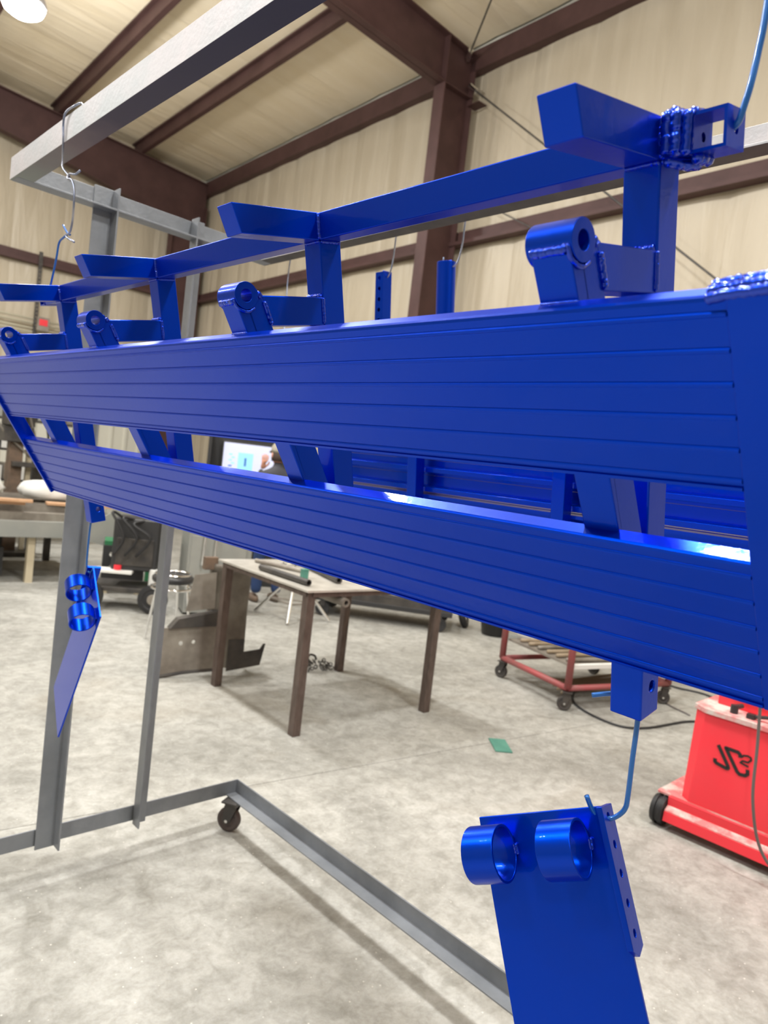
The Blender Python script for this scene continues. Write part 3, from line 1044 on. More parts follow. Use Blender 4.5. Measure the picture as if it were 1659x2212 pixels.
bpy.data.objects['pipe_hanger'].matrix_parent_inverse = Matrix.Translation((-2.95, -3.84, 0))
t = empty('green_block', 'small pale green block standing on the table', 'block', loc=(2.585, 3.66, 0.8705))
obj('body', box((0, 0, 0.026), (0.045, 0.03, 0.052)), GREEN, t, bevel=0.003)
obj('lid', box((0, 0, 0.056), (0.047, 0.032, 0.008)), GREEN, t, bevel=0.002)
bm = bmesh.new()
rnd = random.Random(3)
for k in range(9):
    a = k * 0.7
    c = Vector((2.78 + 0.05 * math.cos(a), 4.12 + 0.05 * math.sin(a), 0.876 + 0.004 * (k % 2)))
    add_box(bm, c, (0.03, 0.012, 0.01), Matrix.Translation(c) @ Matrix.Rotation(a * 2, 4, 'Z') @ Matrix.Translation(-c))
simple('clamp_parts', bm, CHROME, 'little heap of bright clamp parts between pipes on the table', 'hardware')

# green tile, chain and odds on the floor
simple('green_mat', box((0, 0, 0.004), (0.205, 0.105, 0.008)), GREEN, 'flat green rectangle lying alone on the concrete', 'mat', bevel=0.002)
o = bpy.data.objects['green_mat']
o.location = (3.505, 2.695, 0)
o.rotation_euler = (0, 0, math.radians(53))
t = empty('chain_pile', 'dark chain heaped on the floor by the back table leg', 'chain', loc=(3.31, 4.42, 0))
bm = bmesh.new()
rnd = random.Random(5)
for k in range(26):
    a = k * 0.55
    r = 0.045 + 0.05 * rnd.random() + 0.001 * k
    M = Matrix.Translation((r * math.cos(a) * 1.6, r * math.sin(a), 0.012 + 0.03 * rnd.random())) @ Euler((rnd.uniform(0.2, 1.4), rnd.uniform(-.5, .5), a)).to_matrix().to_4x4()
    pts = [M @ Vector((0.022 * math.cos(q * PI / 5), 0.013 * math.sin(q * PI / 5), 0)) for q in range(11)]
    add_tube(bm, pts, 0.0045, 6, caps=False)
obj('chain_links', bm, DARKST, t)
bm = bmesh.new()
add_tube(bm, catmull([(-0.03, -0.02, 0.05), (-0.06, 0.01, 0.085), (-0.03, 0.03, 0.11), (0.01, 0.02, 0.10), (0.012, 0.0, 0.075)], 5), 0.009, 8)
obj('chain_hook', bm, DARKST, t)

# ------------------------------------------------------------------ welded sheet-metal piece behind the table
t = empty('steel_fabrication', 'weathered welded steel piece standing behind the left table leg', 'metal part', loc=(2.42, 4.62, 0))
t.rotation_euler = (0, 0, math.radians(-6))
bm = bmesh.new()
prof = [(0.0, 0.0), (0.30, 0.0), (0.30, 0.36), (0.0, 0.34), (-0.22, 0.32), (-0.30, 0.30), (-0.30, 0.02)]
add_plate(bm, [(-0.33, 0.02), (-0.25, 0.0), (0.12, 0.05), (0.12, 0.37), (-0.30, 0.35)], [circ(-0.16, 0.24, 0.016, 12), circ(-0.07, 0.245, 0.014, 12)], lambda p, q, d: Vector((p, d, q)), -0.06, -0.052)
obj('web_plate', bm, DUSTST, t)
bm = bmesh.new()
add_prism(bm, [(-0.26, 0.35), (0.10, 0.36), (0.10, 0.47), (-0.20, 0.42)], lambda p, q, d: Vector((p, d, q)), -0.085, -0.02)
obj('brace', bm, DARKST, t, bevel=0.004)
bm = bmesh.new()
add_plate(bm, [(-0.14, 0.46), (0.07, 0.48), (0.06, 0.74), (-0.10, 0.72)], [], lambda p, q, d: Vector((p, d, q)), -0.04, -0.034)
obj('upper_plate', bm, DUSTST, t)
bm = bmesh.new()
n = 14
va, vb = [], []
for zz, rr_ in ((0.06, 0.17), (0.4, 0.165), (0.70, 0.175), (0.74, 0.20), (0.80, 0.20)):
    pass
zs = ((0.05, 0.165), (0.45, 0.155), (0.74, 0.16), (0.76, 0.185), (0.80, 0.185))
rings = []
for zz, rr_ in zs:
    rings.append([bm.verts.new((0.20 + rr_ * math.cos(PI * (1.0 + k / n)), 0.05 + rr_ * math.sin(PI * (1.0 + k / n)) * 0.8, zz)) for k in range(n + 1)])
for a, b in zip(rings[:-1], rings[1:]):
    for k in range(n):
        bm.faces.new((a[k], a[k + 1], b[k + 1], b[k]))
bmesh.ops.solidify(bm, geom=bm.faces[:], thickness=0.006)
obj('rolled_shell', bm, DUSTST, t, smooth=True)
bm = bmesh.new()
add_plate(bm, [(0.18, 0.03), (0.44, 0.06), (0.47, 0.22), (0.455, 0.22), (0.43, 0.18), (0.30, 0.165), (0.30, 0.26), (0.18, 0.26)], [], lambda p, q, d: Vector((p, d, q)), -0.10, -0.09)
obj('foot_plate', bm, DARKST, t)
obj('skid', tube([(-0.30, -0.06, 0.012), (-0.1, -0.06, 0.03), (0.16, -0.06, 0.035)], 0.012, 8), DARKST, t)
obj('top_lug', box((0.02, 0.0, 0.80), (0.10, 0.05, 0.09)), BROWN, t, bevel=0.004)

# ------------------------------------------------------------------ roller stand, stool
t = empty('roller_stand', 'chrome legged tripod stand on the floor behind the table', 'stand', loc=(4.08, 5.92, 0))
hub = Vector((0, 0, 0.34))
feet = [(-0.18, -0.20, 0.015), (-0.20, 0.38, 0.015), (0.34, -0.18, 0.015)]
obj('pole', cyl((0, 0, 0.30), (0, 0, 0.86), 0.017, 14), DUSTST, t)
for f in feet:
    obj('leg', tube([(0, 0, 0.46), Vector(f) * 0.5 + Vector((0, 0, 0.235)), f], 0.0155, 10), CHROME, t)
bm = bmesh.new()
mid = [Vector((f[0] * 0.62, f[1] * 0.62, 0.185)) for f in feet]
for k in range(3):
    add_tube(bm, [mid[k], mid[(k + 1) % 3]], 0.009, 8)
obj('spreader', bm, DUSTST, t)
bm = bmesh.new()
add_cyl(bm, (-0.2, 0.05, 0.88), (0.2, -0.05, 0.88), 0.03, 16)
obj('roller', bm, DUSTST, t)

t = empty('stool', 'black round stool with bright chrome rings left of the table', 'stool', loc=(2.56, 5.45, 0))
bm = bmesh.new()
add_lathe(bm, [(0.02, 0.50), (0.155, 0.50), (0.165, 0.515), (0.165, 0.54), (0.15, 0.555), (0.02, 0.56)], 32)
obj('seat', bm, BLKP, t, smooth=True)
bm = bmesh.new()
for zz, rr_ in ((0.565, 0.135), (0.455, 0.165)):
    add_tube(bm, [(rr_ * math.cos(q * PI / 14), rr_ * math.sin(q * PI / 14), zz) for q in range(29)], 0.011, 8, caps=False)
obj('chrome_ring', bm, CHROME, t, smooth=True)
for k in range(4):
    a = PI / 4 + k * PI / 2
    obj('leg', cyl((0.12 * math.cos(a), 0.12 * math.sin(a), 0.5), (0.19 * math.cos(a), 0.19 * math.sin(a), 0.0), 0.011, 10), CHROME, t)

t = empty('utility_cabinet', 'light grey cabinet with curved chrome handles behind the stool', 'cabinet', loc=(3.40, 6.25, 0), rot=(0, 0, math.radians(-15)))
obj('body', box((0, 0.2, 0.42), (0.62, 0.4, 0.80)), LGREY, t, bevel=0.006)
obj('door', box((-0.02, -0.008, 0.42), (0.54, 0.016, 0.70)), LGREY, t, bevel=0.003)
for xx in (-0.16, -0.05):
    obj('handle', tube([(xx, -0.016, 0.82), (xx - 0.01, -0.06, 0.83), (xx - 0.015, -0.07, 0.78), (xx - 0.02, -0.06, 0.52), (xx - 0.02, -0.016, 0.50)], 0.012, 10), CHROME, t, smooth=True)
bm = bmesh.new()
for sx in (-1, 1):
    add_box(bm, (sx * 0.27, 0.2, 0.01), (0.05, 0.3, 0.02))
obj('foot', bm, BLKP, t)

# ------------------------------------------------------------------ cutting table and machines at left
t = empty('cutting_table', 'long grey cutting table against the back at left', 'machine', loc=(1.6, 8.0, 0))
obj('side_rail', box((-0.15, -0.05, 0.575), (2.9, 0.10, 0.17)), LGREY, t, bevel=0.004)
obj('upper_frame', box((-0.15, 0.0, 0.70), (2.85, 0.08, 0.085)), DUSTST, t, bevel=0.003)
obj('tray', box((-0.2, 0.75, 0.62), (2.7, 1.4, 0.10)), DARKST, t)
for k in range(18):
    obj('slat', box((-0.2, 0.10 + k * 0.078, 0.76), (2.7, 0.012, 0.11)), DUSTST, t)
for sx in (-1.45, -0.6, 0.55, 1.1):
    obj('leg', box((sx, 0.02, 0.25), (0.07, 0.07, 0.5)), CREAM if sx == 0.55 else DARKST, t)
    obj('leg', box((sx, 1.38, 0.25), (0.07, 0.07, 0.5)), DARKST, t)
bm = bmesh.new()
add_plate(bm, [(1.05, 0.48), (1.35, 0.40), (1.56, 0.30), (1.72, 0.86), (1.45, 0.90), (1.22, 0.74), (1.05, 0.68)], [circ(1.56 + 0.018 * k, 0.40 + 0.062 * k, 0.012, 10) for k in range(7)], lambda p, q, d: Vector((p, d, q)), -0.14, -0.12)
obj('end_gusset', bm, LGREY, t)
bm = bmesh.new()
add_box(bm, (-0.6, 0.85, 0.18), (1.9, 1.2, 0.30))
obj('drain_tank', bm, BLKP, t)
for k in range(7):
    bm = bmesh.new()
    add_cyl(bm, (1.56 + 0.018 * k, -0.146, 0.40 + 0.062 * k), (1.56 + 0.018 * k, -0.12, 0.40 + 0.062 * k), 0.014, 8)
    obj('bolt', bm, CHROME, t)
simple('green_strip', box((3.36, 7.80, 0.46), (0.07, 0.05, 0.92)), GREEND, 'narrow green painted strip beside the cutting table end', 'strip')
simple('channel_post', box((3.42, 7.62, 0.60), (0.05, 0.05, 1.2)), LGREY, 'pale upright channel at the right end of the cutting table', 'post', bevel=0.003)

GW = 'offcuts of wood on the cutting table'
for (x0, y0, x1, y1, ww, lab) in ((0.6, 8.08, 2.05, 8.0, 0.10, 'pale board lying along the front of the cutting table'), (1.0, 8.05, 2.1, 7.90, 0.07, 'orange brown board end poking toward the viewer at far left'),
                             (2.3, 8.14, 3.0, 8.06, 0.12, 'pale wedge of wood right of the near rack upright')):
    d = Vector((x1 - x0, y1 - y0, 0))
    M = Matrix.Translation(((x0 + x1) / 2, (y0 + y1) / 2, 0.832 + (0.034 if 'orange' in lab else 0))) @ Matrix.Rotation(math.atan2(d.y, d.x), 4, 'Z')
    simple('wood_board', box((0, 0, 0), (d.length, ww, 0.03), M), WOOD, lab, 'board', GW, bevel=0.003)


def crumple(loc, size, seed, label):
    bm = bmesh.new()
    bmesh.ops.create_icosphere(bm, subdivisions=3, radius=1.0)
    rnd = random.Random(seed)
    ph = [rnd.uniform(0, 6) for _ in range(6)]
    for v in bm.verts:
        n = v.co.copy()
        k = 1 + 0.13 * math.sin(5 * n.x + ph[0]) + 0.12 * math.sin(6 * n.y + ph[1]) + 0.10 * math.sin(9 * n.x * n.y + ph[2]) + 0.06 * math.sin(13 * n.z + ph[3])
        v.co = Vector((n.x * size[0] * k, n.y * size[1] * k, max(-0.55, n.z) * size[2] * k))
        v.co.z += 0.55 * size[2]
    o = simple('plastic_sheeting', bm, WHITE, label, 'sheeting', 'crumpled white sheeting on the cutting table', smooth=True)
    o.location = loc
    return o


crumple((1.62, 8.40, 0.865), (0.32, 0.2, 0.16), 1, 'crumpled white plastic at the left edge of the cutting table')
crumple((2.50, 8.45, 0.865), (0.36, 0.22, 0.14), 2, 'crumpled white plastic tapering right on the cutting table')

t = empty('drill_press', 'old brown machine with a dark head standing at far left', 'machine', loc=(2.36, 9.85, 0))
obj('column', box((0, 0, 0.72), (0.16, 0.16, 1.44)), BROWN, t, bevel=0.01)
obj('side_post', box((0.17, 0.02, 0.70), (0.06, 0.06, 1.4)), CREAM, t, bevel=0.004)
obj('rear_post', box((0.30, 0.10, 0.70), (0.12, 0.08, 1.4)), DARKST, t, bevel=0.004)
bm = bmesh.new()
add_box(bm, (0.0, 0, 1.52), (0.34, 0.3, 0.2))
add_cyl(bm, (-0.1, -0.1, 1.62), (-0.1, -0.1, 1.95), 0.10, 16)
add_cyl(bm, (0.15, 0.0, 1.62), (0.15, 0.0, 1.78), 0.06, 16)
obj('head', bm, DARKST, t, bevel=0.01)
for k in range(5):
    a = 0.3 + k * 0.5
    obj('hose', tube([(-0.1, -0.1, 1.9), (-0.1 + 0.3 * math.cos(a), -0.2, 2.0 + 0.1 * math.sin(k)), (0.05 + 0.4 * math.cos(a), -0.12, 1.6), (0.25 + 0.15 * math.cos(a), -0.1, 1.25)], 0.014, 8), BLACK if k % 2 else DUSTST, t, smooth=True)
obj('table_arm', box((0.3, -0.1, 1.15), (0.7, 0.12, 0.06)), DARKST, t, bevel=0.006)
obj('base', box((0, 0, 0.03), (0.5, 0.5, 0.06)), DARKST, t, bevel=0.01)
t = empty('stacked_racks', 'pile of white and black shop clutter behind the brown machine', 'shelf', loc=(2.5, 11.0, 0))
for k in range(4):
    obj('shelf_board', box((0.2, 0, 0.45 + 0.42 * k), (1.6, 0.5, 0.03)), DARKST, t)
for sx in (-0.58, 0.98):
    for sy in (-0.23, 0.23):
        obj('upright', box((sx, sy, 0.9), (0.04, 0.04, 1.8)), DARKST, t)
rnd = random.Random(11)
ORD = ['lowest', 'second', 'third', 'fourth', 'fifth', 'sixth', 'seventh', 'eighth', 'ninth', 'tenth', 'eleventh', 'twelfth', 'thirteenth', 'fourteenth']
for k in range(4):
    nb = 0
    xx = -0.5
    while xx < 0.85:
        ww = rnd.uniform(0.10, 0.22)
        hh = rnd.uniform(0.12, 0.33)
        m_ = rnd.choice([WHITE, BLKP, DUSTST, WHITE, LGREY, BROWN])
        cn = {'white_plastic': 'white', 'black_painted_metal': 'black', 'weathered_steel': 'steel', 'light_grey_machine_paint': 'grey', 'brown_machine_casting': 'brown'}[m_.name]
        nb += 1
        lab = '%s box, %s from left on the %s shelf behind the brown machine' % (cn, (['', 'first'] + ORD[1:])[nb], ORD[k])
        b_ = simple('stored_box', box((2.5 + xx + ww / 2, 11.0 - 0.08, 0.465 + 0.42 * k + hh / 2 + 0.001), (ww * 0.92, 0.24, hh)), m_, lab, 'box', 'boxes on the shelves', bevel=0.004)
        xx += ww
t = empty('bolt_box', 'dark box with bright knobs on pale legs before the cutting table', 'box', loc=(2.92, 7.45, 0), rot=(0, 0, math.radians(-20)))
obj('body', box((0, 0, 0.33), (0.42, 0.3, 0.36)), BLKP, t, bevel=0.01)
obj('lid', box((-0.02, 0, 0.53), (0.36, 0.3, 0.05)), GREEND, t, bevel=0.006)
for xx, zz in ((-0.12, 0.42), (-0.12, 0.28), (0.10, 0.38)):
    k_ = obj('knob', cyl((xx, -0.15, zz), (xx, -0.20, zz), 0.026, 16), CHROME, t, bevel=0.004)
    obj('knob_pin', cyl((xx + 0.06, -0.15, zz), (xx + 0.06, -0.185, zz), 0.014, 12), CREAM, k_)
for xx in (-0.16, 0.16):
    obj('leg', box((xx, -0.1, 0.075), (0.05, 0.05, 0.15)), CREAM, t)
    obj('leg', box((xx, 0.1, 0.075), (0.05, 0.05, 0.15)), CREAM, t)
t = empty('welder_cart', 'dark wheeled cart of equipment between the rack uprights', 'cart', loc=(2.66, 6.80, 0), rot=(0, 0, math.radians(-30)))
obj('deck', box((0.05, 0, 0.20), (0.72, 0.45, 0.04)), DARKST, t, bevel=0.004)
obj('machine_body', box((0.12, 0.05, 0.62), (0.42, 0.36, 0.5)), BLKP, t, bevel=0.02)
obj('side_panel', box((0.12, -0.135, 0.55), (0.34, 0.012, 0.26)), DARKST, t, bevel=0.004)
for sx in (-0.24, 0.34):
    bm = bmesh.new()
    add_lathe(bm, [(0.03, -0.03), (0.085, -0.022), (0.10, -0.028), (0.135, -0.024), (0.14, 0), (0.135, 0.024), (0.10, 0.028), (0.085, 0.022), (0.03, 0.03)], 26, Matrix.Translation((sx, -0.26, 0.14)) @ Matrix.Rotation(PI / 2, 4, 'X'))
    wv = obj('wheel', bm, BLACK, t)
    obj('hub', cyl((sx, -0.295, 0.14), (sx, -0.225, 0.14), 0.05, 18), DUSTST, wv, bevel=0.004)
obj('white_tray', box((-0.05, -0.12, 0.36), (0.34, 0.16, 0.03)), WHITE, t, bevel=0.004)
obj('red_cap', cyl((-0.02, -0.14, 0.375), (-0.02, -0.14, 0.42), 0.035, 14), RED, t, bevel=0.004)
for k in range(3):
    obj('hose', tube([(0.0 + 0.1 * k, -0.1, 0.86), (-0.1 + 0.1 * k, -0.2, 0.92 - 0.05 * k), (0.02 + 0.12 * k, -0.21, 0.70), (-0.06 + 0.1 * k, -0.19, 0.52)], 0.013, 8), BLACK, t, smooth=True)
obj('clear_jar', cyl((0.32, -0.1, 0.22), (0.32, -0.1, 0.40), 0.055, 18), WHITE, t, bevel=0.008)

# low cart far behind the table
t = empty('low_cart', 'low dark cart with black wheels far behind the work table', 'cart', loc=(5.15, 5.75, 0), rot=(0, 0, math.radians(-48)))
obj('deck', box((0, 0, 0.19), (1.5, 0.6, 0.05)), BLKP, t, bevel=0.005)
obj('side_board', box((0, -0.28, 0.25), (1.5, 0.03, 0.10)), DARKST, t, bevel=0.003)
for sx in (-0.62, 0.62):
    for sy in (-0.26, 0.26):
        bm = bmesh.new()
        add_lathe(bm, [(0.03, -0.02), (0.075, -0.024), (0.08, 0), (0.075, 0.024), (0.03, 0.02)], 20, Matrix.Translation((sx, sy, 0.08)) @ Matrix.Rotation(PI / 2, 4, 'X'))
        obj('wheel', bm, BLACK, t)
        obj('bracket', box((sx, sy, 0.14), (0.05, 0.06, 0.06)), DARKST, t)
t = empty('tyre', 'dark tyre with a white rim on the floor beyond the table', 'tyre', loc=(5.85, 5.22, 0.13))
t.rotation_euler = (math.radians(72), 0, math.radians(35))
bm = bmesh.new()
add_tube(bm, [(0.10 * math.cos(q * PI / 16), 0.10 * math.sin(q * PI / 16), 0) for q in range(33)], 0.038, 12, caps=False)
obj('tread', bm, BLACK, t, smooth=True)
bm = bmesh.new()
add_lathe(bm, [(0.02, -0.02), (0.07, -0.025), (0.075, 0.0), (0.07, 0.02), (0.02, 0.02)], 20)
obj('rim', bm, WHITE, t)
t = empty('black_bin', 'squat black bin on the floor right of the far table leg', 'bin', loc=(5.95, 4.85, 0))
bm = bmesh.new()
add_lathe(bm, [(0.13, 0.0), (0.16, 0.2), (0.165, 0.2), (0.165, 0.215), (0.145, 0.215), (0.12, 0.03)], 24)
obj('shell', bm, BLKP, t, smooth=True)
obj('lid', cyl((0, 0, 0.20), (0, 0, 0.225), 0.12, 20), WHITE, t, bevel=0.004)
simple('steel_bar', box((0, 0, 0.03), (0.9, 0.06, 0.06), Matrix.Translation((6.15, 4.3, 0)) @ Matrix.Rotation(math.radians(-62), 4, 'Z')), LGREY, 'pale steel bar lying on the floor behind the red cart', 'bar', bevel=0.003)

# ------------------------------------------------------------------ red cart
t = empty('pipe_cart', 'faded red tube cart on casters carrying hoses and pipes', 'cart', loc=(4.62, 3.33, 0), rot=(0, 0, math.radians(-13.5)))
# local: near side rail along y at x=0, cart extends to +x
LY, WX, ZR = 0.40, 1.05, 0.17
for xx in (0.0, WX):
    obj('side_rail', tube([(xx, -LY, ZR), (xx, LY, ZR)], 0.024, 12), REDC, t, smooth=True)
for yy in (-LY, LY):
    obj('end_rail', tube([(0, yy, ZR), (WX, yy, ZR)], 0.022, 12), REDC, t, smooth=True)
for xx in (0.0, WX):
    for yy in (-LY, LY):
        obj('post', tube([(xx, yy, ZR), (xx, yy, 0.95)], 0.027, 12), REDC, t, smooth=True)
for xx in (0.0, WX):
    obj('top_rail', tube([(xx, -LY, 0.95), (xx, LY, 0.95)], 0.022, 12), REDC, t, smooth=True)
obj('shelf', box((WX / 2, 0, ZR + 0.16), (WX - 0.05, 2 * LY - 0.05, 0.018)), DUSTST, t)
obj('shelf_bar', box((WX / 2, -LY + 0.02, ZR + 0.155), (WX, 0.035, 0.035)), WHITE, t, bevel=0.003)
for xx in (0.01, WX - 0.01):
    for yy in (-LY + 0.01, LY - 0.01):
        caster(t, xx, yy, ZR - 0.024, 0.9 if yy < 0 else 0.4, r=0.055, wm=DARKST)
rnd = random.Random(21)
Mct = Matrix.Translation((4.62, 3.33, 0)) @ Matrix.Rotation(math.radians(-13.5), 4, 'Z')
for k in range(6):
    yy = -0.30 + k * 0.11
    z0 = ZR + 0.169 + 0.016
    pts = [Mct @ Vector((0.05, yy, z0)), Mct @ Vector((0.4, yy + rnd.uniform(-.03, .03), z0)), Mct @ Vector((0.98, yy + rnd.uniform(-.03, .03), z0))]
    bm = bmesh.new()
    add_tube(bm, catmull(pts, 5), 0.016, 10)
    simple('hose_length', bm, ROPE if k % 3 else DUSTST, '%s hose from the front on the shelf of the red cart' % (['nearest tan', 'second', 'third', 'fourth', 'fifth', 'rearmost'][k]), 'hose', 'hoses on the red cart shelf', smooth=True)
bm = bmesh.new()
for k in range(5):
    add_tube(bm, catmull([Mct @ Vector((0.12, -0.22 + 0.05 * k, 0.075 + 0.012 * k)), Mct @ Vector((0.5, -0.1 + 0.05 * k, 0.06)), Mct @ Vector((0.95, -0.25 + 0.08 * k, 0.10))], 5), 0.013, 8)
t2 = simple('rope_bundle', bm, ROPE, 'loose bundle of tan rope slung low inside the red cart', 'rope', smooth=True)
bm = bmesh.new()
add_lathe(bm, [(0.03, 0.0), (0.10, 0.0), (0.115, 0.04), (0.11, 0.20), (0.06, 0.23), (0.055, 0.27), (0.02, 0.27)], 22)
o = simple('white_jug', bm, WHITE, 'white jug on the shelf of the red cart', 'jug', smooth=True)
o.location = Mct @ Vector((0.22, 0.345, ZR + 0.17))
bm = bmesh.new()
add_lathe(bm, [(0.05, 0), (0.05, 0.01), (0.028, 0.02), (0.012, 0.14), (0.004, 0.14)], 18)
o = simple('orange_cone', bm, ORNG, 'small orange cone shaped nozzle on the red cart shelf', 'nozzle', smooth=True)
o.location = Mct @ Vector((0.40, 0.30, ZR + 0.17))

# cables on the floor
for lab, pts in (('black power cable on the floor between the blue post foot and red machine', [(6.5, 3.6, 0.008), (6.14, 3.0, 0.008), (6.20, 2.65, 0.008), (5.9, 2.2, 0.008), (5.2, 1.3, 0.008)]),
                 ('black power cable looping across the floor below the red cart', [(5.3, 3.35, 0.008), (4.76, 3.02, 0.008), (4.62, 2.62, 0.008), (4.78, 2.45, 0.008), (5.31, 2.37, 0.008), (5.36, 2.2, 0.008), (5.2, 1.9, 0.008)]),
                 ('thin grey cable on the floor right of the blue post foot', [(6.0, 3.1, 0.007), (5.60, 2.75, 0.007), (5.46, 2.45, 0.007)])):
    simple('power_cable', tube(pts, 0.009 if 'thin' not in lab else 0.006, 8, 8), BLACK if 'black' in lab else CABLE, lab, 'cable', 'cables on the floor', smooth=True)

# ------------------------------------------------------------------ red machine with the logo
rm = empty('red_machine', 'red wheeled machine with a black logo at the right edge', 'machine', loc=(3.50, 1.52, 0), rot=(0, 0, math.radians(4.0)))
# local: y along its front (far end positive), +x away from the viewer
bm = bmesh.new()
add_box(bm, (0.26, -0.43, 0.158), (0.53, 1.16, 0.014))
obj('base_deck', bm, REDDUST, rm, bevel=0.003)
bm = bmesh.new()
add_box(bm, (-0.012, -0.486, 0.133), (0.014, 1.148, 0.05))
obj('base_lip', bm, RED, rm, bevel=0.003)
bm = bmesh.new()
add_prism(bm, [(-0.06, 0.045), (-0.052, 0.045), (-0.046, 0.085), (-0.014, 0.105), (-0.014, 0.112), (-0.052, 0.090)], lambda p, q, t: Vector((p, t, q)), -1.06, 0.086)
obj('skirt', bm, RED, rm)
bm = bmesh.new()
add_prism(bm, [(-0.050, 0.092), (-0.014, 0.108), (-0.012, 0.118), (-0.050, 0.096)], lambda p, q, t: Vector((p, t, q)), -1.06, 0.086)
obj('dust_ledge', bm, REDDUST, rm)


def wheel(y, x0=0.0):
    bm = bmesh.new()
    add_lathe(bm, [(0.02, -0.033), (0.055, -0.033), (0.068, -0.030), (0.073, -0.016), (0.073, -0.009), (0.066, -0.005), (0.066, 0.005), (0.073, 0.009), (0.073, 0.016), (0.068, 0.030), (0.055, 0.033), (0.02, 0.033)], 36,
              Matrix.Translation((x0, y, 0.073)) @ Matrix.Rotation(PI / 2, 4, 'X'))
    w_ = obj('wheel', bm, BLACK, rm)
    obj('hub', cyl((x0, y - 0.036, 0.073), (x0, y + 0.036, 0.073), 0.028, 18), DARKST, w_)
    return w_


wheel(0.124, 0.0)
wheel(0.124, 0.45)
wheel(-1.10, 0.45)
wheel(-1.10, 0.0)
# tapering body with a chamfered far corner
bm = bmesh.new()
lo = [(-0.005, 0.0), (0.035, 0.045), (0.42, 0.045), (0.42, -0.92), (-0.005, -0.90)]
hi = [(0.005, -0.020), (0.045, 0.036), (0.40, 0.036), (0.40, -0.86), (0.005, -0.84)]
va = [bm.verts.new((p, q, 0.163)) for p, q in lo]
vb = [bm.verts.new((p, q, 0.615)) for p, q in hi]
bm.faces.new(va)
bm.faces.new(list(reversed(vb)))
for i in range(5):
    bm.faces.new((va[i], va[(i + 1) % 5], vb[(i + 1) % 5], vb[i]))
obj('body', bm, RED, rm, bevel=0.004)
bm = bmesh.new()
add_prism(bm, [(-0.008, -0.020), (0.038, 0.045), (0.42, 0.045), (0.42, -0.88), (-0.008, -0.86)], lambda p, q, t: Vector((p, q, t)), 0.615, 0.640)
obj('shelf_top', bm, REDDUST, rm, bevel=0.003)
bm = bmesh.new()
add_box(bm, (0.27, -0.38, 0.98), (0.24, 0.72, 0.68))
obj('upper_cabinet', bm, RED, rm, bevel=0.006)
bm = bmesh.new()
add_box(bm, (0.144, -0.38, 0.98), (0.012, 0.58, 0.56))
obj('cabinet_door', bm, RED, rm, bevel=0.003)
bm = bmesh.new()
add_cyl(bm, (0.06, -0.13, 0.64), (0.06, -0.13, 0.68), 0.018, 14)
add_cyl(bm, (0.06, -0.13, 0.67), (0.10, -0.15, 0.675), 0.012, 10)
obj('latch', bm, BLKP, rm)
bm = bmesh.new()
add_tube(bm, catmull([(0.05, -0.22, 0.652), (0.06, -0.30, 0.668), (0.07, -0.40, 0.662), (0.09, -0.52, 0.650)], 5), 0.009, 8)
add_box(bm, (0.05, -0.21, 0.652), (0.03, 0.035, 0.022))
obj('hand_torch', bm, BLKP, rm, smooth=False)
# logo strokes: J, slanted C, small 2, standing proud of the front face
def face_pt(a, h, d=0.0):
    """a: distance right of the body's far edge along the front, h: height; follows the sloping front"""
    f = (h - 0.163) / (0.615 - 0.163)
    x0 = -0.005 + 0.010 * f
    return Vector((x0 - d, -a, h))


def stroke(name, pts, wid):
    """flat letter stroke as a ribbon with square ends, 2 mm thick"""
    bm = bmesh.new()
    for (a0, h0), (a1, h1) in zip(pts[:-1], pts[1:]):
        d = Vector((a1 - a0, h1 - h0)).normalized()
        nx, ny = -d.y * wid / 2, d.x * wid / 2
        add_prism(bm, [(a0 + nx, h0 + ny), (a1 + nx, h1 + ny), (a1 - nx, h1 - ny), (a0 - nx, h0 - ny)], lambda p, q, t: face_pt(p, q, t), 0.0, 0.003)
    for a0, h0 in pts[1:-1]:
        add_prism(bm, circ(a0, h0, wid / 2, 12), lambda p, q, t: face_pt(p, q, t), 0.0, 0.0029)
    return obj(name, bm, LETTER, rm)


LOGO = dict(
    letter_j=([(0.101, 0.484), (0.157, 0.401), (0.160, 0.392), (0.152, 0.388), (0.104, 0.397), (0.096, 0.403), (0.096, 0.416)], 0.0155),
    letter_c=([(0.204, 0.460), (0.203, 0.472), (0.192, 0.481), (0.136, 0.482), (0.200, 0.391), (0.212, 0.383), (0.236, 0.386), (0.246, 0.397), (0.243, 0.416)], 0.0155),
    figure_2=([(0.211, 0.465), (0.217, 0.475), (0.236, 0.479), (0.249, 0.475), (0.252, 0.465), (0.240, 0.450), (0.216, 0.449), (0.208, 0.438), (0.244, 0.431)], 0.008),
)
for nm, (pts, wd) in LOGO.items():
    stroke(nm, pts, wd)
simple('hanging_cable', tube([(3.20, 1.20, 1.5), (3.25, 1.18, 0.95), (3.30, 1.175, 0.62), (3.32, 1.165, 0.35), (3.34, 1.10, 0.14), (3.40, 0.95, 0.010)], 0.007, 8, 8), CABLE, 'thin grey cable hanging in front of the red machine', 'cable', smooth=True)

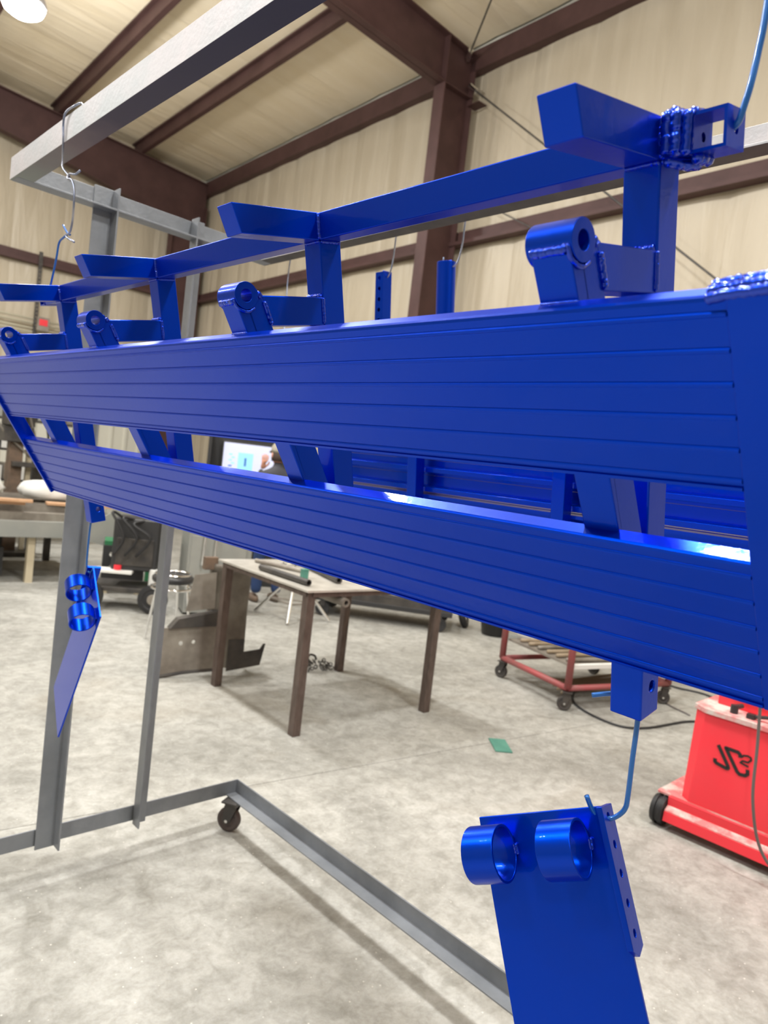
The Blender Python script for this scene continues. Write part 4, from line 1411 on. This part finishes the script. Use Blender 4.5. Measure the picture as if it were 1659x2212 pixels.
# ------------------------------------------------------------------ computer and person at the back
t = empty('computer_stand', 'black computer enclosure with a glowing screen behind the frame slot', 'computer', loc=(4.44, 7.75, 0), rot=(0, 0, math.radians(-29)))
obj('cabinet', box((0.02, 0.16, 0.60), (0.92, 0.42, 1.20)), BLKP, t, bevel=0.01)
obj('back_hood', box((0.02, 0.20, 1.52), (0.98, 0.06, 0.66)), BLKP, t, bevel=0.006)
obj('side_hood', box((-0.45, 0.05, 1.52), (0.04, 0.30, 0.66)), BLKP, t, bevel=0.004)
obj('monitor_case', box((0.02, 0.08, 1.53), (0.66, 0.05, 0.42)), BLKP, t, bevel=0.006)
obj('monitor_stand', box((0.02, 0.10, 1.27), (0.20, 0.12, 0.14)), BLKP, t, bevel=0.006)
SCR = mat('screen_white', srgb(200, 206, 232), rough=0.3, emit=srgb(206, 212, 240), estr=0.55)
SCR2 = mat('screen_panel', srgb(150, 210, 236), rough=0.3, emit=srgb(150, 212, 240), estr=0.6)
SCR3 = mat('screen_blue', srgb(70, 110, 170), rough=0.3, emit=srgb(70, 120, 190), estr=0.7)
scr = obj('screen', box((0.02, 0.052, 1.53), (0.62, 0.004, 0.38)), SCR, t)
obj('screen_window', box((-0.02, 0.0495, 1.50), (0.18, 0.002, 0.22)), SCR2, scr)
obj('screen_drawing', box((-0.02, 0.048, 1.50), (0.025, 0.002, 0.10)), SCR3, scr)
for k in range(5):
    obj('screen_icon', box((-0.20 + 0.03 * (k % 2), 0.0495, 1.58 - 0.035 * k), (0.04, 0.002, 0.018)), SCR3 if k == 4 else SCR2, scr)


def skin_body(name, verts, edges, radii, root, m, parent, sub=2):
    me = bpy.data.meshes.new(name)
    me.from_pydata(verts, edges, [])
    me.materials.append(m)
    o = bpy.data.objects.new(name, me)
    link(o, parent)
    md = o.modifiers.new('skin', 'SKIN')
    for i, r in enumerate(radii):
        v = me.skin_vertices[0].data[i]
        v.radius = (r, r) if not isinstance(r, tuple) else r
        v.use_root = (i == root)
    md.use_smooth_shade = True
    sd = o.modifiers.new('subsurf', 'SUBSURF')
    sd.levels = sd.render_levels = sub
    return o


# person standing at the screen, facing it (local +y), one hand raised by the left cheek
pe = empty('person', 'person in khaki cap, dark shirt and jeans standing at the screen', 'person', loc=(4.27, 6.76, 0), rot=(0, 0, math.radians(-10)))
V = [(0, 0, 0.94), (0, 0.0, 1.10), (0, 0.01, 1.30), (0, 0.0, 1.42), (0, 0.01, 1.50), (0, 0.02, 1.57),
     (-0.17, 0, 1.39), (-0.25, 0.02, 1.14), (-0.17, 0.13, 1.34), (-0.135, 0.14, 1.46),
     (0.17, 0, 1.39), (0.23, 0.02, 1.13), (0.20, 0.20, 1.02), (0.18, 0.28, 1.03)]
E_ = [(0, 1), (1, 2), (2, 3), (3, 4), (4, 5), (3, 6), (6, 7), (7, 8), (8, 9), (3, 10), (10, 11), (11, 12), (12, 13)]
Rd = [(0.16, 0.11), (0.15, 0.105), (0.165, 0.11), (0.12, 0.09), 0.055, 0.05, 0.065, 0.05, 0.036, 0.028, 0.065, 0.05, 0.036, 0.028]
skin_body('torso', V, E_, Rd, 0, SHIRT, pe)
V = [(0, 0, 0.98), (0.09, 0, 0.88), (0.11, 0.01, 0.48), (0.12, -0.02, 0.09), (-0.09, 0, 0.88), (-0.11, 0.01, 0.48), (-0.12, -0.02, 0.09)]
E_ = [(0, 1), (1, 2), (2, 3), (0, 4), (4, 5), (5, 6)]
skin_body('jeans', V, E_, [(0.165, 0.115), 0.10, 0.068, 0.062, 0.10, 0.068, 0.062], 0, DENIM, pe)
for sx in (-1, 1):
    bm = bmesh.new()
    bmesh.ops.create_icosphere(bm, subdivisions=2, radius=1.0)
    for v in bm.verts:
        v.co = Vector((v.co.x * 0.05, v.co.y * 0.135, max(v.co.z, -0.6) * 0.055))
        v.co += Vector((sx * 0.12, 0.045, 0.034))
    obj('boot', bm, BROWN, pe, smooth=True)
bm = bmesh.new()
bmesh.ops.create_uvsphere(bm, u_segments=24, v_segments=16, radius=1.0)
for v in bm.verts:
    n = v.co.copy()
    v.co = Vector((n.x * 0.076, n.y * 0.096, n.z * 0.118))
    if n.z < -0.1:
        v.co.x *= 1 - 0.28 * (-n.z)
        v.co.y = v.co.y * (1 - 0.12 * (-n.z)) + 0.012 * (-n.z)
    if n.y > 0.75 and abs(n.x) < 0.22 and -0.35 < n.z < 0.15:
        v.co.y += 0.018
    v.co += Vector((0, 0.03, 1.63))
hd = obj('head', bm, SKIN, pe, smooth=True)
for sx in (-1, 1):
    bm = bmesh.new()
    bmesh.ops.create_icosphere(bm, subdivisions=2, radius=1.0)
    for v in bm.verts:
        v.co = Vector((v.co.x * 0.010 + sx * 0.078, v.co.y * 0.018 + 0.02, v.co.z * 0.032 + 1.625))
    obj('ear', bm, SKIN, hd, smooth=True)
    bm = bmesh.new()
    bmesh.ops.create_icosphere(bm, subdivisions=1, radius=0.011)
    bmesh.ops.translate(bm, verts=bm.verts, vec=(sx * 0.03, 0.114, 1.64))
    obj('eye', bm, WHITE, hd, smooth=True)
obj('mouth', box((0, 0.112, 1.572), (0.045, 0.01, 0.010)), HAIR, hd, bevel=0.003)
bm = bmesh.new()
add_lathe(bm, [(0.078, 1.56), (0.083, 1.60), (0.083, 1.66), (0.05, 1.69)], 24, Matrix.Translation((0, 0.022, 0)) @ Matrix.Diagonal((0.97, 1.1, 1, 1)))
bmesh.ops.delete(bm, geom=[f for f in bm.faces if f.calc_center_median().y > 0.055], context='FACES')
obj('hair', bm, HAIR, hd, smooth=True)
bm = bmesh.new()
add_lathe(bm, [(0.088, 1.655), (0.090, 1.685), (0.084, 1.725), (0.062, 1.755), (0.025, 1.768)], 28, Matrix.Translation((0, 0.028, 0)) @ Matrix.Diagonal((0.94, 1.14, 1, 1)))
cp = obj('cap', bm, CAP, pe, smooth=True)
bm = bmesh.new()
add_prism(bm, [(-0.07, 0.10), (0.07, 0.10), (0.066, 0.15), (0.04, 0.19), (0.0, 0.20), (-0.04, 0.19), (-0.066, 0.15)], lambda p, q, tt: Vector((p, q, 1.668 - 0.25 * (q - 0.1) + tt)), 0, 0.006)
obj('cap_brim', bm, CAP, cp, bevel=0.002)


def hand(origin, axis, side, curl, parent):
    """palm, four unequal bent fingers and a thumb off the palm's side"""
    z = Vector(axis).normalized()
    x = z.cross(Vector((0, 1, 0))).normalized() * side
    y = z.cross(x)
    o0 = Vector(origin)
    P = lambda a, b, c: o0 + x * a + y * b + z * c
    verts = [P(0, 0, -0.02), P(0, 0, 0.02), P(0, 0, 0.075)]
    edges = [(0, 1), (1, 2)]
    rad = [(0.024, 0.020), (0.036, 0.016), (0.040, 0.015)]
    for k, (a, ln) in enumerate(((-0.030, 0.068), (-0.010, 0.078), (0.010, 0.073), (0.029, 0.056))):
        i = len(verts)
        verts += [P(a, 0, 0.085), P(a * 1.08, -0.25 * ln * curl, 0.085 + 0.45 * ln), P(a * 1.1, -0.75 * ln * curl, 0.085 + 0.75 * ln), P(a * 1.1, -1.1 * ln * curl, 0.085 + 0.82 * ln)]
        edges += [(2, i), (i, i + 1), (i + 1, i + 2), (i + 2, i + 3)]
        rad += [0.0095, 0.009, 0.0085, 0.0075]
    i = len(verts)
    verts += [P(-0.038, -0.006, 0.025), P(-0.062, -0.016, 0.052), P(-0.066, -0.022, 0.082)]
    edges += [(1, i), (i, i + 1), (i + 1, i + 2)]
    rad += [0.013, 0.0105, 0.0085]
    return skin_body('hand', verts, edges, rad, 0, SKIN, parent)


hand((-0.132, 0.142, 1.475), (0.15, -0.25, 1.0), 1, 0.55, pe)
hand((0.178, 0.295, 1.035), (-0.2, 0.9, -0.35), -1, 0.5, pe)

# ------------------------------------------------------------------ back wall fittings
CG = 'conduit runs on the back wall'
for k, z in enumerate((3.74, 3.66, 3.56, 3.49)):
    simple('conduit_pipe', cyl((0.8, 15.30, z), (4.8 + 0.1 * k, 15.30, z - 0.03), 0.022, 10), CONDUIT, 'pale conduit pipe running along the back wall at far left, number %s from the top' % ['one', 'two', 'three', 'four'][k], 'conduit', CG, smooth=True)
t = empty('strut_channel', 'dark perforated strut hanging on the back wall at far left', 'strut', loc=(3.82, 15.24, 0))
bm = bmesh.new()
add_plate(bm, [(-0.03, 3.40), (0.03, 3.40), (0.03, 5.0), (-0.03, 5.0)], [[(-0.008, z), (0.008, z), (0.008, z + 0.03), (-0.008, z + 0.03)] for z in [3.44 + 0.075 * i for i in range(20)]], lambda p, q, d: Vector((p, d, q)), -0.002, 0.002)
obj('channel_face', bm, DARKST, t)
bm = bmesh.new()
for sx in (-0.03, 0.03):
    add_box(bm, (sx, 0.02, 4.2), (0.004, 0.04, 1.6))
obj('channel_side', bm, DARKST, t)
t = empty('alarm_box', 'grey box with a red face on the back wall strut', 'box', loc=(3.93, 15.17, 3.63))
obj('case', box((0, 0, 0), (0.22, 0.10, 0.26)), DUSTST, t, bevel=0.008)
obj('red_face', box((0, -0.055, 0.03), (0.15, 0.012, 0.12)), RED, t, bevel=0.004)
